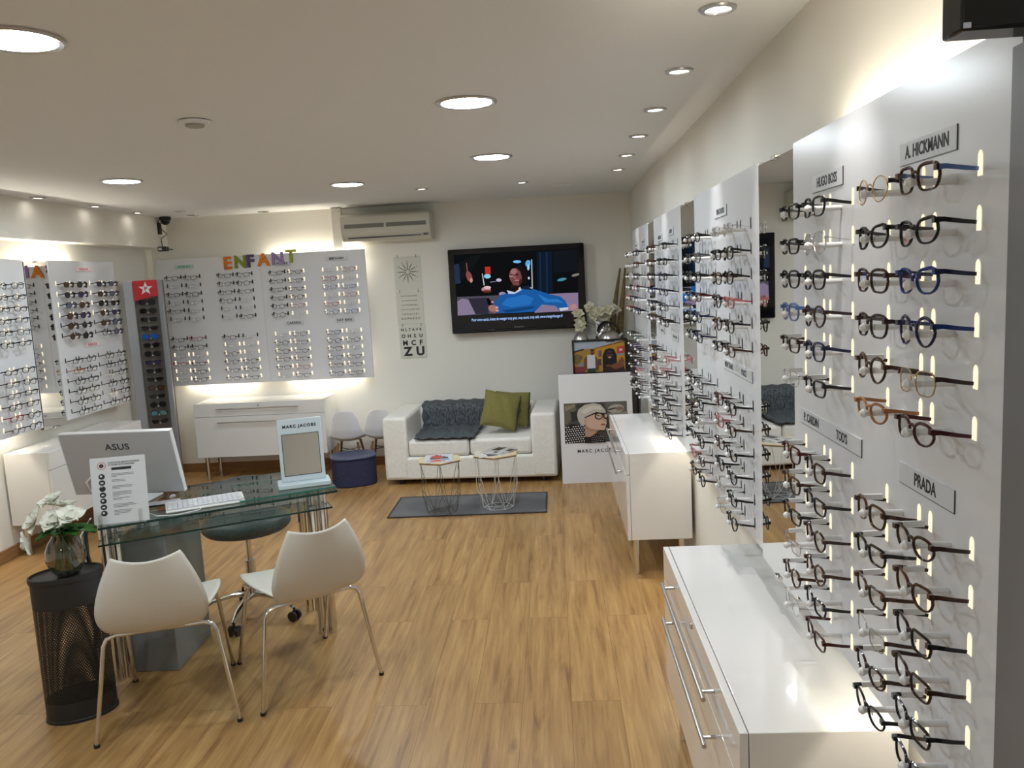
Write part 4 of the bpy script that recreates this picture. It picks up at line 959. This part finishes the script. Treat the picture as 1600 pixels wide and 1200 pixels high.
# cable bundle at the left end
t = thing('cable_bundle', 'black cables hanging at the left end of the glass desk', 'cable')
MB().tube([(-2.02, 3.28, .737), (-2.01, 3.215, .70), (-1.99, 3.18, .62), (-1.96, 3.16, .52), (-1.98, 3.18, .38), (-2.02, 3.20, .2), (-2.04, 3.24, .01)], .009, 8).build('cable', BLACK, t, True)
MB().tube([(-2.03, 3.30, .745), (-2.04, 3.23, .69), (-2.0, 3.17, .60), (-1.97, 3.18, .48), (-1.99, 3.2, .2), (-1.97, 3.24, .008)], .003, 6).build('thin_cable', ACRYL, t, True)
# computer seen from behind
SIL = pm('silver_back', (.50, .51, .53), .38, .25)
t = thing('desktop_computer', 'silver all-in-one computer seen from behind on the glass desk', 'computer', (-1.985, 3.555, .742), R(-1))
b = MB(); th = R(15)
def tl(x, y, z): return (x, y*math.cos(th)-z*math.sin(th), y*math.sin(th)+z*math.cos(th)+.042)
for (nm, mt, y0, y1, x_, zt_) in (('back_cover', SIL, 0, .018, .258, .308), ('screen', GBLACK, .018, .024, .258, .308)):
    bb = MB().box(-x_, x_, y0, y1, 0, zt_); bb.v = [tl(*v) for v in bb.v]; bb.build(nm, mt, t, bevel=.003)
b = MB().box(-.259, .259, .003, .026, -.001, .31); 
bb = MB(); bb.box(-.262, -.258, 0, .024, 0, .311); bb.box(.258, .262, 0, .024, 0, .311); bb.box(-.262, .262, 0, .024, .308, .311); bb.v = [tl(*v) for v in bb.v]; bb.build('rim', ACRYL, t)
MB().box(-.09, .09, -.02, .13, 0, .008).build('foot', SIL, t, bevel=.003)
MB().prism([(.03, .008), (.06, .008), (.02, .12), (-.0, .12)], -.04, .04, axis='x').build('stand', SIL, t)
o = text('ASUS', .042, pm('logo_dark', (.05, .05, .055), .3), t, tl(.0, -.0012, .238), bold=.0004, depth=.0004, space=1.05, sx=1.15); o.rotation_euler = (th, 0, 0)
MB().tube([tl(-.14, -.004, .06), tl(-.17, -.02, .03), tl(-.18, -.02, .075), tl(-.15, -.01, .10), tl(-.12, -.004, .075)], .004, 8).build('white_cable', ACRYL, t, True)
# keyboard and mouse
t = thing('keyboard', 'white keyboard lying on the glass desk', 'keyboard', (-1.60, 3.475, .742), math.atan2(.155, .29)+R(-1))
MB().prism([(-.075, 0), (.05, 0), (.055, .020), (-.075, .008)], -.165, .165, axis='x').build('body', ACRYL, t, bevel=.003)
b = MB()
for i in range(15):
    for j in range(5):
        x = -.155+i*.0208; y = -.062+j*.021; z = .010+(y+.075)*.092; b.box(x, x+.018, y, y+.018, z, z+.005)
b.build('keys', pm('key_grey', (.70, .71, .73), .5), t)
MB().tube([(-.02, -.075, .006), (-.03, -.10, .003), (-.12, -.13, .003), (-.20, -.10, .003), (-.23, -.03, .003), (-.25, .02, .003)], .002, 6).build('cord', ACRYL, t, True)
t = thing('smartphone', 'black phone lying beside the computer foot on the desk', 'phone', (-1.80, 3.50, .742), R(25)); MB().box(-.07, .07, -.035, .035, 0, .008).build('body', GBLACK, t, bevel=.003); MB().box(-.068, .068, -.033, .033, .008, .0085).build('screen', pm('phone_screen', (.6, .6, .62), .2), t)
# hygiene notice
t = thing('notice_stand', 'white hygiene notice sheet with black round pictograms on the desk', 'notice', (-1.848, 3.222, .742), R(15)); th2 = R(8)
bb = MB().box(-.108, .108, 0, .003, 0, .278); 
def t2(v): x, y, z = v; return (x, y*math.cos(th2)+z*math.sin(th2), -y*math.sin(th2)+z*math.cos(th2)+.001)
bb.v = [t2(v) for v in bb.v]; sh = bb.build('sheet', pm('notice_paper', (.66, .67, .68), .5), t)
def flat(b, x0, x1, z0, z1, mi=0, y=-.0006): b.add([t2((x, y, z*.93)) for x, z in ((x0, z0), (x1, z0), (x1, z1), (x0, z1))], [(0, 1, 2, 3)], mi)
def disc(b, cx, cz, r, mi=0, y=-.0006, n=20): b.add([t2((cx+r*math.cos(2*PI*k/n), y, (cz+r*math.sin(2*PI*k/n))*.93)) for k in range(n)], [tuple(range(n))], mi)
b = MB(); REDP = pm('red_print', (.5, .02, .03), .5)
disc(b, -.064, .262, .0165, 2); disc(b, -.064, .262, .0145, 1, -.0008); disc(b, -.064, .262, .009, 0, -.001); disc(b, -.064, .262, .003, 2, -.0012)
flat(b, -.026, .052, .240, .252)
for k in range(7):
    z = .214-.0275*k; disc(b, -.066, z, .0125)
    if k == 2: b.add([t2((-.072, -.001, z)), t2((-.068, -.001, z-.005)), t2((-.059, -.001, z+.005)), t2((-.067, -.001, z-.001))], [(0, 1, 2, 3)], 1)
    elif k % 2: flat(b, -.072, -.061, z-.004, z+.003, 1, -.001)
    else: disc(b, -.068, z+.002, .005, 1, -.001, 8)
rng = random.Random(2)
for k, nl in enumerate([3, 2, 3, 4, 2, 3, 4]):
    for j in range(nl): flat(b, -.028, .050+rng.uniform(-.03, .012)-(.03 if j == nl-1 else 0), .222-.0275*k-j*.0062, .2238-.0275*k-j*.0062, 3)
b.build('pictograms', [INK, MATS['notice_paper'], REDP, pm('text_grey', (.09, .09, .10), .6)], sh)
for s, z in (("CHARTE DES RÈGLES D'HYGIÈNE", .2735), ('ET DE SÉCURITÉ SANITAIRE', .2635)):
    o = text(s, .0088, GREYINK, sh, t2((-.038, -.0008, z*.93)), bold=.0002, depth=.0001, align='LEFT', sx=.95); o.rotation_euler = (-th2, 0, 0)
b = MB(); b.box(-.085, -.075, -.022, 0, 0, .045); b.box(.072, .082, -.022, 0, 0, .055); b.box(-.1, .1, -.022, .045, -.0, .003); b.box(-.1, .1, .036, .040, 0, .12)
b.build('acrylic_holder', thin_glass('acrylic_clear', (.97, .97, .97), .10), t)
# counter mirror
t = thing('counter_mirror', 'pale counter mirror on a stand at the right end of the desk', 'mirror', (-1.215, 3.70, .7545), R(21)); PB = pm('pale_blue_lacquer', (.56, .64, .68), .25)
th3 = R(-7)
def t3(v): x, y, z = v; return (x, y*math.cos(th3)-z*math.sin(th3), y*math.sin(th3)+z*math.cos(th3)+.03)
MB().prism([(-.12, -.055), (.12, -.055), (.12, .07), (-.12, .07)], 0, .022).build('base', PB, t, bevel=.004)
bb = MB().box(-.102, .102, 0, .012, -.008, .288); bb.v = [t3(v) for v in bb.v]; bb.build('panel', PB, t, bevel=.003)
bb = MB().box(-.083, .083, -.0012, 0, .020, .215); bb.v = [t3(v) for v in bb.v]; bb.build('mirror_glass', MIRROR, t)
bb = MB(); [bb.box(*q) for q in ((-.085, .085, -.0016, 0, .020, .0225), (-.085, .085, -.0016, 0, .2145, .217), (-.0855, -.083, -.0016, 0, .02, .217), (.083, .0855, -.0016, 0, .02, .217))]; bb.v = [t3(v) for v in bb.v]; bb.build('mirror_edge', INK, t)
o = text('MARC JACOBS', .019, INK, t, t3((0, -.0008, .252)), bold=.0007, depth=.0002, space=1.25, sx=1.05); o.rotation_euler = (th3, 0, 0)

# swivel stool
STL = fabric_mat('grey_leatherette', (.085, .095, .095), (.11, .12, .12), 60, .45, .1)
t = thing('swivel_stool', 'dark grey padded swivel stool with low curved back behind the desk', 'stool', (-1.63, 3.985, 0), R(20))
MB().lathe([(.16, .455), (.205, .465), (.222, .485), (.222, .505), (.205, .525), (.15, .532), (.002, .534)], n=36).build('seat', STL, t, True, angle=60)
def bk(u, v):
    a = R(15)+u*R(150); r = .215+.02*v; return (r*math.cos(a), r*math.sin(a), .53+.16*v*math.sin(PI*min(1, max(0, u)))**.35)
MB().grid(bk, 36, 8).build('backrest', STL, t, True, solid=.035, angle=80)
MB().cyl((0, 0, .10), (0, 0, .30), .026, 18).build('column', CHROME, t, True); MB().cyl((0, 0, .30), (0, 0, .455), .014, 14).build('piston', CHROME, t, True)
MB().lathe([(.03, .455), (.09, .452), (.09, .44), (.03, .43)], n=20).build('mount_plate', BLACKM, t)
for k in range(5):
    a = 2*PI*k/5+R(32); c, s = math.cos(a), math.sin(a)
    lg = MB().tube([(0, 0, .115), (c*.10, s*.10, .12), (c*.2, s*.2, .10), (c*.255, s*.255, .065)], [(.014, .022), (.012, .018), (.010, .014), (.008, .010)], 8, flat=(0, 0, 1)).build('base_arm', CHROME, t, True)
    w2 = MB(); nx, ny = -s, c
    for sd in (-1, 1): w2.cyl((c*.255+nx*sd*.010, s*.255+ny*sd*.010, .026), (c*.255+nx*sd*.024, s*.255+ny*sd*.024, .026), .026, 16)
    w2.cyl((c*.255, s*.255, .026), (c*.255, s*.255, .07), .007, 8); w2.build('caster', BLACK, lg, True)

# visitor chairs
SHELL = pm('cream_shell', (.66, .63, .57), .42)
def visitor_chair(label, loc, rz):
    t = thing('visitor_chair', label, 'chair', loc, rz, 'cream shell chairs in front of the desk')
    prof = [(-.333, .728), (-.327, .68), (-.319, .625), (-.306, .565), (-.290, .512), (-.266, .464), (-.232, .431), (-.18, .420), (-.10, .426), (0, .436), (.10, .445), (.17, .443), (.205, .427)]
    hw = [.118, .146, .171, .190, .195, .183, .156, .134, .158, .19, .205, .195, .162]
    def fn(u, v):
        s_ = v*(len(prof)-1); i = min(int(s_), len(prof)-2); f = s_-i
        def cr(a): 
            p0 = a[max(i-1, 0)]; p1 = a[i]; p2 = a[i+1]; p3 = a[min(i+2, len(a)-1)]
            return .5*((2*p1)+(-p0+p2)*f+(2*p0-5*p1+4*p2-p3)*f*f+(-p0+3*p1-3*p2+p3)*f**3)
        y = cr([q[0] for q in prof]); z = cr([q[1] for q in prof]); h = cr(hw); x = (u-.5)*2
        bk_ = max(0, 1-v*2.1)
        return (x*h, y+.035*x*x*bk_+.0*v, z+(.020*x*x if v < .05 else .020*x*x*max(0, 1-v*4))+.012*x*x*(1-bk_))
    MB().grid(fn, 21, 49).build('shell', SHELL, t, True, solid=.007, angle=80)
    for sx in (-1, 1):
        MB().tube([(sx*.09, -.17, .408), (sx*.16, -.175, .410), (sx*.190, -.178, .400), (sx*.203, -.182, .375), (sx*.258, -.22, .004)], .0085, 10).build('rear_leg', CHROME, t, True)
        MB().tube([(sx*.09, .06, .424), (sx*.15, .10, .424), (sx*.178, .125, .41), (sx*.187, .135, .38), (sx*.205, .30, .004)], .0085, 10).build('front_leg', CHROME, t, True)
    b = MB()
    for sx in (-1, 1): b.tube([(sx*.09, -.17, .408), (sx*.09, .06, .424)], .0085, 8)
    b.tube([(-.09, -.17, .408), (.09, -.17, .408)], .0085, 8).tube([(-.09, .06, .424), (.09, .06, .424)], .0085, 8); b.build('under_frame', CHROME, t, True)
    for sx in (-1, 1):
        for x, y in ((.258, -.22), (.205, .30)): MB().cyl((sx*x, y, 0), (sx*x, y, .012), .011, 12).build('foot_cap', BLACK, t, True)
visitor_chair('cream shell chair on chrome legs, the left one before the desk', (-1.622, 3.072, 0), R(18.5))
visitor_chair('cream shell chair on chrome legs, the right one before the desk', (-1.155, 3.315, 0), R(37))

# perforated oval bin with vase
def perforated():
    m = bpy.data.materials.new('perforated_black'); m.use_nodes = True; nt = m.node_tree; b = nt.nodes['Principled BSDF']
    b.inputs['Base Color'].default_value = (.012, .012, .012, 1); b.inputs['Roughness'].default_value = .4
    N = nt.nodes.new; L = nt.links.new
    uv = N('ShaderNodeUVMap'); sep = N('ShaderNodeSeparateXYZ'); L(uv.outputs[0], sep.inputs[0])
    def mth(op, a, b_=None, c=None):
        n = N('ShaderNodeMath'); n.operation = op
        for i, q in enumerate((a, b_, c)):
            if q is None: continue
            if isinstance(q, (int, float)): n.inputs[i].default_value = q
            else: L(q, n.inputs[i])
        return n.outputs[0]
    px = .0085
    ry = mth('DIVIDE', sep.outputs[1], px*.866); row = mth('FLOOR', ry); half = mth('MULTIPLY', mth('MODULO', row, 2), .5)
    fx = mth('SUBTRACT', mth('FRACT', mth('ADD', mth('DIVIDE', sep.outputs[0], px), half)), .5); fy = mth('MULTIPLY', mth('SUBTRACT', mth('FRACT', ry), .5), .866)
    d = mth('SQRT', mth('ADD', mth('MULTIPLY', fx, fx), mth('MULTIPLY', fy, fy)))
    hole = mth('LESS_THAN', d, .27)
    tr = N('ShaderNodeBsdfTransparent'); mx = N('ShaderNodeMixShader'); L(hole, mx.inputs[0]); L(b.outputs[0], mx.inputs[1]); L(tr.outputs[0], mx.inputs[2])
    L(mx.outputs[0], nt.nodes['Material Output'].inputs[0]); return m
t = thing('perforated_bin', 'tall oval black perforated metal bin with lid, left of the chairs', 'bin', (-2.005, 3.045, 0), R(30))
n = 64; ea, eb = .130, .092
def wallmb(z0, z1, k=1.0):
    b = MB(); b.grid(lambda u, v: (ea*k*math.cos(2*PI*u), eb*k*math.sin(2*PI*u), z0+(z1-z0)*v), n, 2, cu=True); return b
o = wallmb(.085, .475).build('perforated_wall', perforated(), t, True)
uvl = o.data.uv_layers.new(name='UVMap'); per = 2*PI*math.sqrt((ea*ea+eb*eb)/2)
for pl in o.data.polygons:
    for li in pl.loop_indices:
        vi = o.data.loops[li].vertex_index; j, i = divmod(vi, n); u = i/n
        if i == 0 and any(o.data.loops[q].vertex_index % n == n-1 for q in pl.loop_indices): u = 1.0
        uvl.data[li].uv = (u*per, .0+(.39 if j else 0))
def oval_ring(z0, z1, k, nm, m, top=False):
    pr = [(ea*k, z0), (ea*k, z1)]; 
    b = MB().lathe(pr + ([(ea*k*.5, z1), (.001, z1)] if top else []), n=n, sy=eb/ea, close=False); return b.build(nm, m, t, True, angle=40)
wallb = oval_ring(.475, .585, 1.0, 'upper_band', BLACKM); oval_ring(.0, .085, 1.0, 'lower_band', BLACKM); oval_ring(.0, .006, .99, 'bottom_plate', BLACKM, True)
MB().lathe([(ea*1.035, .578), (ea*1.05, .590), (ea*1.04, .600), (ea*.99, .601), (ea*.96, .594), (.001, .592)], n=n, sy=eb/ea, close=False).build('lid', BLACKM, t, True)
MB().lathe([(ea*1.03, 0), (ea*1.03, .012), (ea, .014)], n=n, sy=eb/ea, close=False).build('foot_ring', BLACKM, t, True)
VG = thin_glass('smoked_glass', (.50, .48, .42), .14, 0, 1.2)
vz = .5935
t = thing('vase', 'smoky round glass vase standing on the black oval bin', 'vase', (-1.985, 3.03, vz))
pv = [(.030, 0), (.040, .003), (.060, .03), (.074, .065), (.073, .10), (.060, .135), (.044, .158), (.040, .168)]
MB().lathe(pv, n=36, close=False).build('glass', VG, t, True, angle=80); MB().lathe([(.001, .002), (.038, .002), (.036, .010), (.001, .012)], n=24, close=False).build('base', pm('dark_glass', (.02, .02, .018), .05), t, True)
t = thing('flower_bunch', 'white artificial magnolias with green leaves in the round vase', 'flowers', (-1.985, 3.03, vz+.165)); rng = random.Random(6)
for (x, y, z, ax) in [(-.075, -.04, .07, (-.5, -.6, .5)), (-.01, -.03, .06, (.1, -.7, .7)), (.055, -.03, .075, (.4, -.5, .8)), (-.04, .02, .13, (-.2, -.3, 1)), (-.10, -.06, -.01, (-1, -.6, -.2)), (.0, .03, .10, (0, .2, 1))]:
    bloom(t, (x, y, z), 5, .058, .028, PETW, ax, rng=rng)
b = MB()
for d, L_, W in [((1, -.15, .12), .15, .033), ((.7, -.5, .1), .12, .032), ((-.5, -.7, .0), .10, .028), ((.2, -.8, .15), .09, .026), ((-.9, -.3, .1), .09, .02), ((.9, .4, .1), .12, .03)]:
    petal(b, (0, 0, .02), d, L_, W, (0, 0, 1))
b.build('leaves', LEAF, t, True, angle=80)
b = MB()
for k in range(9):
    a = 2*PI*k/9; b.tube([(.045*math.cos(a+.8), .045*math.sin(a+.8), -.145), (.02*math.cos(a+.3), .02*math.sin(a+.3), -.05), (.012*math.cos(a), .012*math.sin(a), 0), (.05*math.cos(a), .04*math.sin(a)-.02, .06)], .005, 6)
b.build('stems', STEM, t, True)
